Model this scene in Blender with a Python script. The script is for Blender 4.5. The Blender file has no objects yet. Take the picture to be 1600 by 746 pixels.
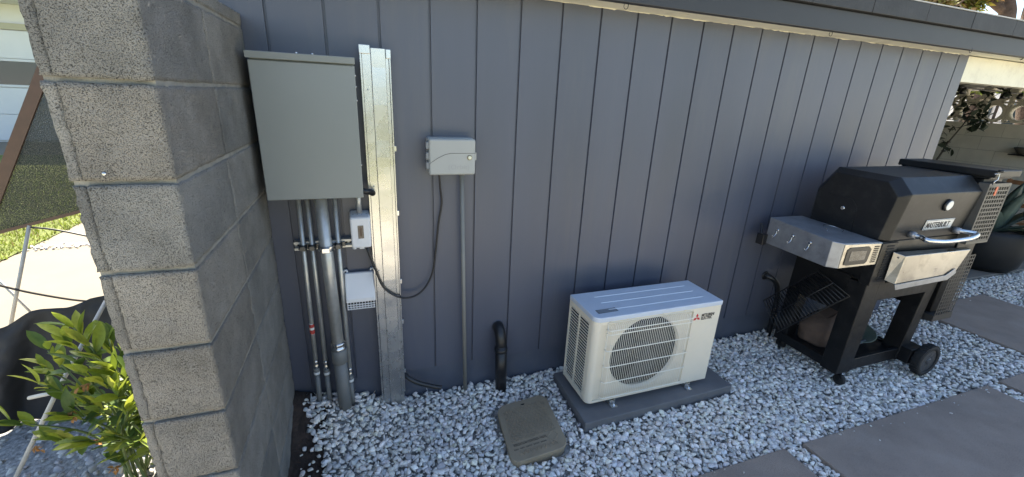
import bpy, bmesh, math, random
import numpy as np
from mathutils import Vector, Matrix, noise as mnoise
R = math.radians
S = bpy.context.scene
COL = S.collection
rng = random.Random(7)
# ------------------------------------------------------------------ camera
CAM = Vector((-0.10444774, -1.96017708, 1.595))
FPX = 654.818          # focal length in pixels of a 1600 px wide frame
YAW, PITCH, ROLL = R(20.16544), R(-18.56278), R(2.64228)
_f = Vector((math.sin(YAW)*math.cos(PITCH), math.cos(YAW)*math.cos(PITCH), math.sin(PITCH)))
_r0 = Vector((math.cos(YAW), -math.sin(YAW), 0)); _u0 = _r0.cross(_f)
_r = math.cos(ROLL)*_r0 + math.sin(ROLL)*_u0
_u = -math.sin(ROLL)*_r0 + math.cos(ROLL)*_u0
cd = bpy.data.cameras.new('camera'); cam = bpy.data.objects.new('camera', cd); COL.objects.link(cam)
cd.sensor_width = 36; cd.lens = FPX/1600*36; cd.clip_start = .02; cd.clip_end = 500
m3 = Matrix((_r, _u, -_f)).transposed()
cam.matrix_world = Matrix.Translation(CAM) @ m3.to_4x4()
S.camera = cam
def at(u, v, axis, val):
    d = _f + (u-800)/FPX*_r - (v-373)/FPX*_u
    return CAM + d*((val-CAM[axis])/d[axis])
# ------------------------------------------------------------------ light
SUN_EL, SUN_AZ = 49.0, -1.0       # azimuth from +y towards +x
w = bpy.data.worlds.new('World'); S.world = w; w.use_nodes = True
nt = w.node_tree; bg = nt.nodes['Background']
sky = nt.nodes.new('ShaderNodeTexSky'); sky.sky_type = 'NISHITA'; sky.sun_disc = False
sky.sun_elevation = R(SUN_EL); sky.sun_rotation = R(SUN_AZ)
sky.air_density = 1.0; sky.dust_density = .6; sky.ozone_density = 1.0
nt.links.new(sky.outputs[0], bg.inputs[0]); bg.inputs[1].default_value = .092
sd = bpy.data.lights.new('sun', 'SUN'); sd.energy = 5.0; sd.angle = R(.5); sd.color = (1, .92, .77)
so = bpy.data.objects.new('sun', sd); COL.objects.link(so)
sv = Vector((math.sin(R(SUN_AZ))*math.cos(R(SUN_EL)), math.cos(R(SUN_AZ))*math.cos(R(SUN_EL)), math.sin(R(SUN_EL))))
so.rotation_euler = (-sv).to_track_quat('-Z', 'Y').to_euler()
so.location = (0, 5, 8)
vs = S.view_settings; vs.view_transform = 'Standard'; vs.look = 'None'; vs.gamma = 1; vs.use_curve_mapping = False
vs.exposure = 2.05
S.render.engine = 'CYCLES'
S.cycles.max_bounces = 8; S.cycles.diffuse_bounces = 5; S.cycles.transparent_max_bounces = 12

# ------------------------------------------------------------------ materials
MATS = {}
def mat(name, col, rough=.6, metal=0., var=0., vscale=8., bump=0., bscale=200., spec=.5, dirt=None, dscale=6., damt=.5,
        stretch=(1,1,1), coat=0., attr=None, pits=0., pscale=90., bdist=.002, rvar=0., alpha=None, trans=0.):
    if name in MATS: return MATS[name]
    m = bpy.data.materials.new(name); m.use_nodes = True; t = m.node_tree; L = t.links.new; N = t.nodes.new
    b = t.nodes['Principled BSDF']
    b.inputs['Roughness'].default_value = rough; b.inputs['Metallic'].default_value = metal
    b.inputs['Specular IOR Level'].default_value = spec
    if coat: b.inputs['Coat Weight'].default_value = coat
    tc = N('ShaderNodeTexCoord'); mp = N('ShaderNodeMapping'); mp.inputs['Scale'].default_value = stretch
    L(tc.outputs['Object'], mp.inputs[0]); vec = mp.outputs[0]
    rgb = N('ShaderNodeRGB'); rgb.outputs[0].default_value = (*col, 1); cur = rgb.outputs[0]
    if attr:
        a = N('ShaderNodeAttribute'); a.attribute_name = attr; cur = a.outputs['Color']
    def noise(scale, det=5, rg=.6):
        n = N('ShaderNodeTexNoise'); n.inputs['Scale'].default_value = scale; n.inputs['Detail'].default_value = det
        n.inputs['Roughness'].default_value = rg; L(vec, n.inputs['Vector']); return n.outputs['Fac']
    if var:
        mr = N('ShaderNodeMapRange'); L(noise(vscale), mr.inputs[0]); mr.inputs[1].default_value = .3; mr.inputs[2].default_value = .7
        mr.inputs[3].default_value = 1-var; mr.inputs[4].default_value = 1+var
        mx = N('ShaderNodeVectorMath'); mx.operation = 'SCALE'; L(cur, mx.inputs[0]); L(mr.outputs[0], mx.inputs['Scale']); cur = mx.outputs[0]
    if dirt:
        mr = N('ShaderNodeMapRange'); L(noise(dscale, 8, .7), mr.inputs[0]); mr.inputs[1].default_value = .5; mr.inputs[2].default_value = .72
        mr.inputs[4].default_value = damt
        mx = N('ShaderNodeMix'); mx.data_type = 'RGBA'; L(mr.outputs[0], mx.inputs[0]); L(cur, mx.inputs[6]); mx.inputs[7].default_value = (*dirt, 1); cur = mx.outputs[2]
    pf = None
    if pits:
        n = N('ShaderNodeTexNoise'); n.inputs['Scale'].default_value = pscale; n.inputs['Detail'].default_value = 3; n.inputs['Roughness'].default_value = .65; L(vec, n.inputs['Vector'])
        mr = N('ShaderNodeMapRange'); L(n.outputs['Fac'], mr.inputs[0]); mr.inputs[1].default_value = .36; mr.inputs[2].default_value = .45
        pf = mr.outputs[0]
        m2 = N('ShaderNodeMapRange'); L(pf, m2.inputs[0]); m2.inputs[3].default_value = 1-pits; m2.inputs[4].default_value = 1
        mx = N('ShaderNodeVectorMath'); mx.operation = 'SCALE'; L(cur, mx.inputs[0]); L(m2.outputs[0], mx.inputs['Scale']); cur = mx.outputs[0]
    L(cur, b.inputs['Base Color'])
    if rvar:
        mr = N('ShaderNodeMapRange'); L(noise(vscale*2), mr.inputs[0]); mr.inputs[1].default_value = .3; mr.inputs[2].default_value = .7
        mr.inputs[3].default_value = max(0, rough-rvar); mr.inputs[4].default_value = rough+rvar; L(mr.outputs[0], b.inputs['Roughness'])
    if bump:
        bp = N('ShaderNodeBump'); bp.inputs['Strength'].default_value = bump; bp.inputs['Distance'].default_value = bdist
        h = noise(bscale, 4, .6)
        if pf is not None:
            ad = N('ShaderNodeMath'); ad.operation = 'ADD'; L(h, ad.inputs[0]); L(pf, ad.inputs[1]); h = ad.outputs[0]
        L(h, bp.inputs['Height']); L(bp.outputs[0], b.inputs['Normal'])
    if alpha is not None: b.inputs['Alpha'].default_value = alpha
    if trans:
        tr = N('ShaderNodeBsdfTranslucent'); L(cur, tr.inputs[0]); ms = N('ShaderNodeMixShader'); ms.inputs[0].default_value = trans
        L(b.outputs[0], ms.inputs[1]); L(tr.outputs[0], ms.inputs[2]); L(ms.outputs[0], t.nodes['Material Output'].inputs[0])
    MATS[name] = m
    return m
SIDING = mat('siding paint', (.079,.086,.114), .42, var=.11, vscale=2.2, bump=.25, bscale=60, stretch=(1,1,.12), bdist=.001, dirt=(.13,.13,.13), dscale=9, damt=.25, rvar=.06)
TRIM = mat('skirting paint', (.078,.088,.115), .5, var=.1, vscale=6, bump=.3, bscale=80, dirt=(.13,.125,.12), dscale=14, damt=.3)
FASCIA = mat('fascia paint', (.022,.0225,.026), .5, var=.1, vscale=5, bump=.2, bscale=60, stretch=(.2,1,1))
ROOFM = mat('roof edge felt', (.024,.0245,.027), .65, var=.2, vscale=9, bump=.4, bscale=120, dirt=(.12,.12,.12), dscale=10, damt=.12)
CREAM = mat('cream paint', (.74,.70,.56), .5, var=.06, vscale=5, bump=.2, bscale=50, dirt=(.45,.40,.30), dscale=12, damt=.45)
BLOCK = mat('concrete block', (.27,.262,.243), .95, attr='Col', var=.26, vscale=5, bump=1., bscale=420, pits=.62, pscale=430, bdist=.005, spec=.2, dirt=(.33,.31,.275), dscale=5, damt=.35)
MORTAR = mat('mortar', (.235,.226,.20), .95, var=.2, vscale=25, bump=.8, bscale=180, bdist=.003, spec=.2)
PAINTBLK = mat('painted block', (.50,.47,.40), .85, var=.08, vscale=6, bump=.5, bscale=150, spec=.2)
GRAYBOX = mat('grey enamel', (.195,.21,.205), .38, var=.04, vscale=2, bump=.08, bscale=250, bdist=.0006)
GALV = mat('galvanised steel', (.50,.50,.49), .27, .9, var=.10, vscale=7, bump=.07, bscale=8, bdist=.003, rvar=.05)
PIPE = mat('conduit steel', (.50,.50,.48), .42, .65, var=.12, vscale=40, bump=.1, bscale=90, rvar=.08)
PVC = mat('grey pvc', (.16,.165,.16), .5, var=.08, vscale=12)
PVCT = mat('painted conduit', (.20,.195,.175), .5, var=.08, vscale=10)
WHITEP = mat('white plastic', (.66,.66,.67), .4, var=.03, vscale=8)
WARMW = mat('cream casing', (.77,.69,.545), .38, var=.025, vscale=5, dirt=(.6,.57,.5), dscale=9, damt=.3)
CTLM = mat('controller plastic', (.34,.345,.33), .45, var=.03, vscale=7)
BLACKP = mat('black plastic', (.012,.012,.013), .38)
BLACKD = mat('dark interior', (.006,.006,.007), .8)
CORD = mat('black cord', (.012,.012,.014), .45)
GRILL = mat('black enamel', (.007,.007,.0075), .42, var=.15, vscale=7, bump=.18, bscale=260, bdist=.0008, dirt=(.04,.038,.036), dscale=16, damt=.3, rvar=.1, spec=.3)
GRILLT = mat('dusty black lid', (.011,.011,.0115), .45, var=.2, vscale=6, bump=.2, bscale=300, bdist=.0008, dirt=(.05,.048,.046), dscale=14, damt=.35, spec=.35)
STAIN = mat('stained stainless', (.46,.44,.40), .36, 1., var=.25, vscale=5, bump=.1, bscale=40, rvar=.13, dirt=(.22,.205,.18), dscale=7, damt=.75)
SATIN = mat('satin steel', (.33,.335,.35), .45, .6, var=.15, vscale=9, dirt=(.12,.12,.12), dscale=10, damt=.5)
CHROME = mat('bright steel', (.6,.6,.6), .26, 1.)
RUBBER = mat('rubber', (.014,.014,.014), .8, bump=.3, bscale=150)
RIMM = mat('grey wheel plastic', (.055,.055,.057), .5)
PADM = mat('pad grey', (.145,.14,.14), .7, var=.12, vscale=8, bump=.3, bscale=200)
PAVER = mat('paver concrete', (.31,.24,.19), .85, var=.16, vscale=4, bump=.8, bscale=300, bdist=.0015, pits=.3, pscale=260, dirt=(.36,.30,.25), dscale=5, damt=.5)
VALVE = mat('olive grey plastic', (.30,.235,.155), .6, var=.1, vscale=10, bump=.2, bscale=200, dirt=(.30,.25,.18), dscale=12, damt=.25)
DIRT = mat('damp dirt', (.042,.028,.021), .95, var=.4, vscale=16, bump=1., bscale=60, bdist=.012, dirt=(.08,.05,.036), dscale=16, damt=.7)
SUBG = mat('gravel bed', (.30,.29,.27), .95, var=.5, vscale=60, bump=1., bscale=45, bdist=.01)
DRIVE = mat('driveway concrete', (.20,.17,.125), .85, var=.05, vscale=2, bump=.3, bscale=150, dirt=(.21,.195,.155), dscale=1.5, damt=.4)
FARG = mat('sunlit yard ground', (.60,.54,.44), .9, var=.1, vscale=1.5)
SLAB = mat('patio concrete', (.2,.175,.145), .8, var=.12, vscale=2, bump=.3, bscale=150)
STONE = mat('gravel stone', (.5,.5,.5), .62, attr='Col', var=.16, vscale=55, bump=.35, bscale=160, bdist=.0015, spec=.35)
GRASSM = mat('grass', (.10,.15,.028), .8, var=.3, vscale=30, bump=.8, bscale=120, bdist=.02, attr='Col', trans=.3)
LAWN = mat('lawn soil', (.17,.20,.035), .9, var=.35, vscale=14, bump=1., bscale=60, bdist=.03)
LEAF = mat('shrub leaf', (.085,.15,.03), .42, attr='Col', var=.15, vscale=60, trans=.4)
STEM = mat('shrub stem', (.11,.15,.045), .6, var=.2, vscale=30)
DRYF = mat('dried bloom', (.45,.22,.07), .8, var=.3, vscale=60, trans=.3)
CLOTH = mat('black ground cloth', (.022,.023,.025), .8, var=.25, vscale=5, bump=.3, bscale=500, bdist=.0008)
POLE = mat('pale pole', (.45,.44,.40), .5, var=.1, vscale=20)
BROWN = mat('brown frame', (.075,.038,.024), .5, var=.15, vscale=20)
AGAVE = mat('agave leaf', (.075,.105,.08), .45, var=.2, vscale=9, dirt=(.2,.24,.2), dscale=8, damt=.3)
DARKLEAF = mat('dark leaf', (.02,.028,.014), .5, var=.2, vscale=20, trans=.1)
WOODC = mat('chair wood', (.27,.13,.06), .5, var=.2, vscale=10, stretch=(1,1,.2))
BARK = mat('bark', (.075,.05,.036), .95, var=.35, vscale=9, bump=1., bscale=20, bdist=.03)
NEEDLE = mat('tree foliage', (.15,.15,.03), .6, attr='Col', trans=.35)
RED = mat('logo red', (.55,.01,.02), .4)
INK = mat('logo ink', (.02,.018,.02), .5)
PLATEM = mat('name plate', (.62,.62,.60), .4, .2, var=.1, vscale=20)
GLASSD = mat('smoked window', (.05,.042,.036), .12, var=.5, vscale=60)
GARWHITE = mat('garage paint', (.62,.63,.62), .55, var=.04, vscale=1)
GARTRIM = mat('garage trim', (.40,.38,.27), .6)
GARWIN = mat('garage window glass', (.035,.05,.06), .12)
GREEND = mat('dull green glaze', (.12,.145,.105), .35, var=.1, vscale=12, dirt=(.2,.2,.16), dscale=14, damt=.5)
SACK = mat('brown paper sack', (.13,.085,.06), .85, var=.25, vscale=9, bump=.4, bscale=30, bdist=.01)
BOWLM = mat('bowl clay', (.09,.08,.06), .6, var=.2, vscale=20)
ORANGE = mat('orange tag', (.55,.11,.04), .5)
STICKW = mat('sticker white', (.7,.7,.68), .5); STICKR = mat('sticker red', (.45,.05,.04), .5)
HOLEM = mat('perforated sheet', (.10,.096,.088), .5, .3, var=.1, vscale=9)

# ------------------------------------------------------------------ mesh helper
class MB:
    def __init__(s): s.bm = bmesh.new(); s.T = Matrix.Identity(4); s.cols = None
    def v(s, p): return s.bm.verts.new(s.T @ Vector(p))
    def face(s, pts, smooth=False):
        f = s.bm.faces.new([s.v(p) for p in pts]); f.smooth = smooth; return f
    def hexa(s, c):   # 8 corners: bottom 4 ccw, top 4 ccw
        v = [s.v(p) for p in c]
        for q in ((3,2,1,0),(4,5,6,7),(0,1,5,4),(1,2,6,5),(2,3,7,6),(3,0,4,7)): s.bm.faces.new([v[i] for i in q])
    def box(s, x0, x1, y0, y1, z0, z1):
        s.hexa([(x0,y0,z0),(x1,y0,z0),(x1,y1,z0),(x0,y1,z0),(x0,y0,z1),(x1,y0,z1),(x1,y1,z1),(x0,y1,z1)])
    def prism(s, pts, d):  # polygon pts extruded by vector d, capped
        d = Vector(d); a = [s.v(p) for p in pts]; b = [s.v(Vector(p)+d) for p in pts]; n = len(pts)
        s.bm.faces.new(a); s.bm.faces.new(list(reversed(b)))
        for i in range(n): s.bm.faces.new([a[(i+1)%n], a[i], b[i], b[(i+1)%n]])
    def tube(s, pts, r, seg=12, cap=True, closed=False):
        pts = [Vector(p) for p in pts]; n = len(pts); rs = r if hasattr(r, '__len__') else [r]*n
        rings = []; up = None
        for i, p in enumerate(pts):
            a = pts[i-1] if (i > 0 or closed) else p; b = pts[(i+1) % n] if (i < n-1 or closed) else p
            t = (b-a).normalized()
            if up is None: up = t.orthogonal().normalized()
            else:
                up = up - t*up.dot(t); up = up.normalized() if up.length > 1e-6 else t.orthogonal().normalized()
            w = t.cross(up)
            rings.append([s.v(p + rs[i]*(math.cos(2*math.pi*k/seg)*up + math.sin(2*math.pi*k/seg)*w)) for k in range(seg)])
        m = n if closed else n-1
        for i in range(m):
            A, B = rings[i], rings[(i+1) % n]
            for k in range(seg):
                f = s.bm.faces.new([A[k], A[(k+1)%seg], B[(k+1)%seg], B[k]]); f.smooth = True
        if cap and not closed:
            s.bm.faces.new(list(reversed(rings[0]))); s.bm.faces.new(rings[-1])
    def cyl(s, a, b, r, seg=16, r2=None): s.tube([a, b], [r, r if r2 is None else r2], seg)
    def lathe(s, c, prof, seg=28, axis=(0,0,1)):
        c = Vector(c); ax = Vector(axis).normalized(); u = ax.orthogonal().normalized(); w = ax.cross(u); rings = []
        for r, h in prof:
            rings.append([s.v(c + ax*h + max(r, 1e-4)*(math.cos(2*math.pi*k/seg)*u + math.sin(2*math.pi*k/seg)*w)) for k in range(seg)])
        for A, B in zip(rings, rings[1:]):
            for k in range(seg):
                f = s.bm.faces.new([A[k], A[(k+1)%seg], B[(k+1)%seg], B[k]]); f.smooth = True
        s.bm.faces.new(list(reversed(rings[0]))); s.bm.faces.new(rings[-1])
    def build(s, name, m, parent=None, bevel=0., seg=2, recalc=True, smooth=False):
        if recalc: bmesh.ops.recalc_face_normals(s.bm, faces=s.bm.faces)
        o0 = Vector((0,0,0))
        if parent is not None:
            o0 = world_loc(parent)
            bmesh.ops.translate(s.bm, verts=s.bm.verts, vec=-o0)
        me = bpy.data.meshes.new(name); s.bm.to_mesh(me); s.bm.free()
        me.materials.append(m)
        o = bpy.data.objects.new(name, me); COL.objects.link(o)
        if parent is not None: o.parent = parent
        if bevel:
            b = o.modifiers.new('bevel', 'BEVEL'); b.width = bevel; b.segments = seg; b.limit_method = 'ANGLE'; b.angle_limit = R(35); b.harden_normals = False
        return o
def world_loc(o):
    v = Vector(o.location)
    while o.parent is not None: o = o.parent; v += Vector(o.location)
    return v
def tag(o, label, cat, group=None, kind=None):
    o['label'] = label; o['category'] = cat
    if group: o['group'] = group
    if kind: o['kind'] = kind
    return o
def thing(name, loc, label, cat, group=None):
    o = bpy.data.objects.new(name, None); COL.objects.link(o); o.location = loc; o.empty_display_size = .1
    return tag(o, label, cat, group)
def struct(o): o['kind'] = 'structure'; return o
def solo(mb, name, m, label, cat, loc, group=None, **k):
    e = Vector(loc)
    bmesh.ops.translate(mb.bm, verts=mb.bm.verts, vec=-e)
    o = mb.build(name, m, None, **k); o.location = e
    return tag(o, label, cat, group)
def text_mesh(name, s, size, m, parent, origin, xdir, ydir, ext=.0006, xscale=1., bold=.0, shear=0.):
    c = bpy.data.curves.new(name, 'FONT'); c.body = s; c.size = size; c.extrude = ext; c.offset = bold; c.resolution_u = 3; c.shear = shear
    t = bpy.data.objects.new(name, c); COL.objects.link(t)
    dg = bpy.context.evaluated_depsgraph_get(); me = bpy.data.meshes.new_from_object(t.evaluated_get(dg))
    bpy.data.objects.remove(t); bpy.data.curves.remove(c)
    X = Vector(xdir).normalized(); Y = Vector(ydir).normalized(); Z = X.cross(Y)
    o0 = world_loc(parent)
    for v in me.vertices:
        p = Vector(origin) + X*v.co.x*xscale + Y*v.co.y + Z*v.co.z - o0; v.co = p
    me.materials.clear(); me.materials.append(m)
    o = bpy.data.objects.new(name, me); COL.objects.link(o); o.parent = parent
    return o
def bez(pts, n=8):
    P = [Vector(p) for p in pts]; P = [2*P[0]-P[1]] + P + [2*P[-1]-P[-2]]; out = []
    for i in range(1, len(P)-2):
        for k in range(n):
            t = k/n; a, b, c, d = P[i-1], P[i], P[i+1], P[i+2]
            out.append(.5*((2*b)+(c-a)*t+(2*a-5*b+4*c-d)*t*t+(3*b-a-3*c+d)*t**3))
    out.append(P[-2]); return out
def sm(x): x = min(1, max(0, x)); return x*x*(3-2*x)
def gh(x, y):   # height of the gravel surface
    h = .025*sm((y+.22)/.22) + .10*sm((.10-x)/.45)*sm((y+.45)/.45)*(1 if x > -.5 else 0)
    return h

# ------------------------------------------------------------------ ground
g = MB()
def sheet(mb, x0, x1, y0, y1, z, nx=1, ny=1, hf=None):
    V = [[mb.v((x0+(x1-x0)*i/nx, y0+(y1-y0)*j/ny, z+(hf(x0+(x1-x0)*i/nx, y0+(y1-y0)*j/ny) if hf else 0))) for i in range(nx+1)] for j in range(ny+1)]
    for j in range(ny):
        for i in range(nx): mb.bm.faces.new([V[j][i], V[j][i+1], V[j+1][i+1], V[j+1][i]])
sheet(g, -300, 300, -300, 300, -.06)
struct(g.build('ground', FARG, recalc=False))
g = MB(); sheet(g, -2.2, 11, -1.6, .6, -.022, 132, 32, lambda x, y: gh(x, y)+.004*mnoise.noise(Vector((x*9, y*9, 0))))
struct(g.build('gravel_bed', SUBG, recalc=False))
g = MB(); sheet(g, -3.3, -1.62, .55, 8.7, -.045); sheet(g, -1.62, -.62, .55, 8.7, -.045)
struct(g.build('driveway', DRIVE, recalc=False))
g = MB(); sheet(g, -20, 4, 10.2, 12.6, -.041); struct(g.build('street_apron', DRIVE, recalc=False))
g = MB(); sheet(g, -24, -3.3, -2.5, 10.2, -.043, 60, 50, lambda x, y: .02*mnoise.noise(Vector((x, y, 0))))
sheet(g, -3.3, 0, 8.7, 10.2, -.043)
struct(g.build('lawn', LAWN, recalc=False))
g = MB(); g.box(4.1, 12, .2, 6, -.04, .035)
struct(g.build('patio_slab', SLAB, bevel=.006))
g = MB(); sheet(g, -14, 16, -9.9, -5.2, -.05, 1, 1); struct(g.build('back_lawn', LAWN, recalc=False))
# damp dirt strip beside the block wall
g = MB(); NX, NY = 30, 60; xs = lambda i, y: -.49 + (i/NX)*(.16 + .02*math.sin(y*9) + .05*sm((-y-.2)/.6))
V = [[None]*(NX+1) for _ in range(NY+1)]
for j in range(NY+1):
    y = -1.0 + 1.0*j/NY
    for i in range(NX+1):
        x = xs(i, y); e = i/NX
        z = gh(max(x, -.48), y) + .022*(1-e)**1.5 - .03*e**4 + .012*mnoise.noise(Vector((x*22, y*22, 3))) + .006*mnoise.noise(Vector((x*70, y*70, 1))) + .03*sm((y+.35)/.35)*(1-e)
        V[j][i] = g.v((x, y, z))
for j in range(NY):
    for i in range(NX):
        f = g.bm.faces.new([V[j][i], V[j][i+1], V[j+1][i+1], V[j+1][i]]); f.smooth = True
struct(g.build('dirt_strip', DIRT, recalc=False))

# ------------------------------------------------------------------ house
house = thing('house', (1.7, 2.5, 0), 'dark slate grey house wall of vertical grooved siding under a low eave', 'house')
XW0, XW1, ZB, ZT = -.62, 3.972, .183, 2.016
mb = MB(); s = .2032; gw = .0055
xs_ = [XW0] + [i*.203 for i in range(-2, 20)] + [XW1]
prof = []
for i, x in enumerate(xs_):
    if i == 0 or i == len(xs_)-1: prof.append((x, 0))
    else: prof += [(x-gw, 0), (x-gw+.0012, .010), (x+gw-.0012, .010), (x+gw, 0)]
lo = [mb.v((x, y, ZB)) for x, y in prof]; hi = [mb.v((x, y, ZT+.03)) for x, y in prof]
for i in range(len(prof)-1): mb.bm.faces.new([lo[i], lo[i+1], hi[i+1], hi[i]])
lb = [mb.v((x, .06, ZB)) for x, y in (prof[0], prof[-1])]
mb.bm.faces.new([lo[0]] + [lb[0], lb[1]] + [lo[-1]] + [v for v in reversed(lo[1:-1])])
mb.build('siding', SIDING, house, recalc=True)
mb = MB(); mb.box(XW0, XW1-.004, .012, .07, -.05, ZB-.001); mb.build('skirting', TRIM, house, bevel=.004)
mb = MB(); mb.box(XW1-.06, XW1+.001, .002, 5, 0, ZT+.02); mb.box(XW0-.001, XW0+.06, .012, 5, 0, ZT+.02); mb.box(XW0, 10.6, 4.9, 5, 0, ZT+.02)  # last box: unseen rear wall, added to keep the porch dark
mb.build('return_and_shade_wall', SIDING, house)
for i in range(-2, 20):
    for zz in (.30, .78, 1.26, 1.74):
        mb = MB(); mb.lathe((i*.203+.03+rng.uniform(-.004,.004), -.0001, zz+rng.uniform(-.02,.02)), [(.0028,0),(.0026,.0006)], 8, (0,-1,0))
        if -.3 < i*.203 < 3.9 and rng.random() < .6: mb.build('nail_head', TRIM, house)
        else: mb.bm.free()
# soffit boards
mb = MB()
x = XW0-.02; k = 0
while x < 9.4:
    L_ = (1.22, .86, 1.5, 1.05)[k % 4]; mb.box(x+.001, min(x+L_, 9.4)-.001, -.122, .0, ZT+.0015*(k%2), ZT+.02); x += L_; k += 1
mb.build('soffit', CREAM, house, bevel=.0015)
mb = MB()
ed = []; x = .55
while x < 3.96:
    ed.append((x, ZT-max(0, rng.gauss(.001,.002)))); x += rng.uniform(.006,.04)
mb.prism([(p[0], -.0004, p[1]) for p in ed] + [(3.96,-.0004,ZT+.001),(.55,-.0004,ZT+.001)], (0,-.003,0))
mb.build('paint_edge', CREAM, house)
mb = MB(); mb.box(XW0-.02, 9.6, -.162, -.124, ZT-.002, 2.118); mb.build('fascia', FASCIA, house, bevel=.003)
mb = MB()
x = XW0-.02; k = 0
while x < 9.6:
    L_ = (.46, .47, .45)[k % 3]; mb.box(x+.0012, min(x+L_, 9.6)-.0012, -.186-.001*(k%2), -.05, 2.121, 2.213-.001*(k%3)); x += L_; k += 1
rf = mb.build('roof_edge', ROOFM, house, bevel=.003)
mb = MB(); mb.hexa([(XW0-.04,-.189,2.213),(9.6,-.189,2.213),(9.6,5.4,2.32),(XW0-.04,5.4,2.32),(XW0-.04,-.189,2.219),(9.6,-.189,2.219),(9.6,5.4,2.34),(XW0-.04,5.4,2.34)])
mb.build('roof', mat('roof coating', (.45,.44,.42), .8, var=.1), house)
mb = MB(); mb.box(XW1+.004, 9.4, 0.004, .09, 1.842, ZT-.002); mb.build('porch_beam', CREAM, house, bevel=.004)
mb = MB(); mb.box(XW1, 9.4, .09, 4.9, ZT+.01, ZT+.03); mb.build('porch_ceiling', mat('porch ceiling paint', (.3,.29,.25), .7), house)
mb = MB(); mb.tube(bez([(4.36,-.112,ZT),(4.37,-.108,ZT-.006),(4.39,-.1,ZT-.004),(4.42,-.08,ZT-.003)],4), .003, 6); mb.build('wire', CORD, house)
for (u, v) in ((982, 9), (1301, 53), (1519, 80)):
    p = at(u, v-3, 2, ZT); mb = MB()
    mb.tube([p+Vector((0,0,.005)), p+Vector((0,0,-.012))] + [p+Vector((.011*math.cos(a)-.011, 0, -.012-.011*math.sin(a))) for a in [R(20*i) for i in range(1, 12)]], .0014, 6)
    mb.build('hook', BLACKP, house)
# light fixture cord string is a thing further down

# ------------------------------------------------------------------ block wall
bw = thing('block_wall', (-.578, -.43, 0), 'rough grey concrete block wall standing at the left end of the siding', 'wall')
PX0, PX1, PY0 = -.672, -.486, -.866
def rough_box(mb, x0, x1, y0, y1, z0, z1, step=.011, amp=.0020, rad=.0042, cut=None):
    c = Vector(((x0+x1)/2, (y0+y1)/2, (z0+z1)/2)); hs = Vector(((x1-x0)/2, (y1-y0)/2, (z1-z0)/2))
    n = [max(1, int(2*h/step)) for h in hs]; cache = {}
    def vert(i, j, k):
        key = (i, j, k)
        if key in cache: return cache[key]
        p = Vector((-hs.x+2*hs.x*i/n[0], -hs.y+2*hs.y*j/n[1], -hs.z+2*hs.z*k/n[2]))
        q = Vector([max(-(h-rad), min(h-rad, a)) for a, h in zip(p, hs)]); d = p-q
        rr = rad*(1+.5*mnoise.noise((c+p)*40))
        p = q + d.normalized()*rr if d.length > 1e-6 else p
        w = c+p
        nn = mnoise.noise(w*75)+.7*mnoise.noise(w*160)
        dd = Vector([1 if abs(a) > h-1e-4-rad*.6 else 0 for a, h in zip(p, hs)])
        w = w - Vector([math.copysign(1, a)*b for a, b in zip(p, dd)])*amp*(.6+nn)
        cache[key] = mb.bm.verts.new(mb.T @ w); return cache[key]
    a, b, cc = n
    def quad(q): f = mb.bm.faces.new(q); f.smooth = True
    for i in range(a):
        for j in range(b):
            quad([vert(i,j,0), vert(i,j+1,0), vert(i+1,j+1,0), vert(i+1,j,0)]); quad([vert(i,j,cc), vert(i+1,j,cc), vert(i+1,j+1,cc), vert(i,j+1,cc)])
    for i in range(a):
        for k in range(cc):
            quad([vert(i,0,k), vert(i+1,0,k), vert(i+1,0,k+1), vert(i,0,k+1)]); quad([vert(i,b,k), vert(i,b,k+1), vert(i+1,b,k+1), vert(i+1,b,k)])
    for j in range(b):
        for k in range(cc):
            quad([vert(0,j,k), vert(0,j,k+1), vert(0,j+1,k+1), vert(0,j+1,k)]); quad([vert(a,j,k), vert(a,j+1,k), vert(a,j+1,k+1), vert(a,j,k+1)])
bcols = []
def tint(mb):
    k_ = rng.uniform(.86, 1.14); q_ = rng.uniform(-.008, .008); n_ = len(mb.bm.verts)-len(bcols)
    bcols.extend([(.275*k_+q_, .265*k_, .243*k_-q_)]*n_)
mb = MB(); mo = MB()
for c_ in range(-8, 1):
    z1 = 1.591-.2032*(-c_-1) if False else 1.591 + c_*.2032 + .2032 - .003
    z0 = z1 - .2032 + .006
    rough_box(mb, PX0+.024, PX1, PY0, -.4725, z0, z1); tint(mb)
    rough_box(mb, PX0, PX0+.027, PY0+.0045, -.4735, z0+.0005, z1-.0005, step=.012); tint(mb)
    rough_box(mb, PX0, PX1, -.4675, -.003, z0, z1); tint(mb)
rough_box(mb, PX0, PX1, PY0, -.4725, 1.797, 1.842); tint(mb); rough_box(mb, PX0, PX1, -.4675, -.012, 1.797, 1.842); tint(mb)
bo_ = mb.build('blocks', BLOCK, bw, recalc=False); ca_ = bo_.data.color_attributes.new('Col', 'FLOAT_COLOR', 'POINT'); ca_.data.foreach_set('color', np.array([(*c, 1) for c in bcols], np.float32).ravel())
mo.box(PX0+.005, PX1-.0045, PY0+.0115, -.014, -.06, 1.835)
mo.build('mortar', MORTAR, bw)
mb = MB(); mb.lathe(at(163, 272, 1, PY0-.001), [(.004,.0),(.004,.002),(.0015,.003)], 12, (0,-1,0)); mb.build('rivet', CHROME, bw)

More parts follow.
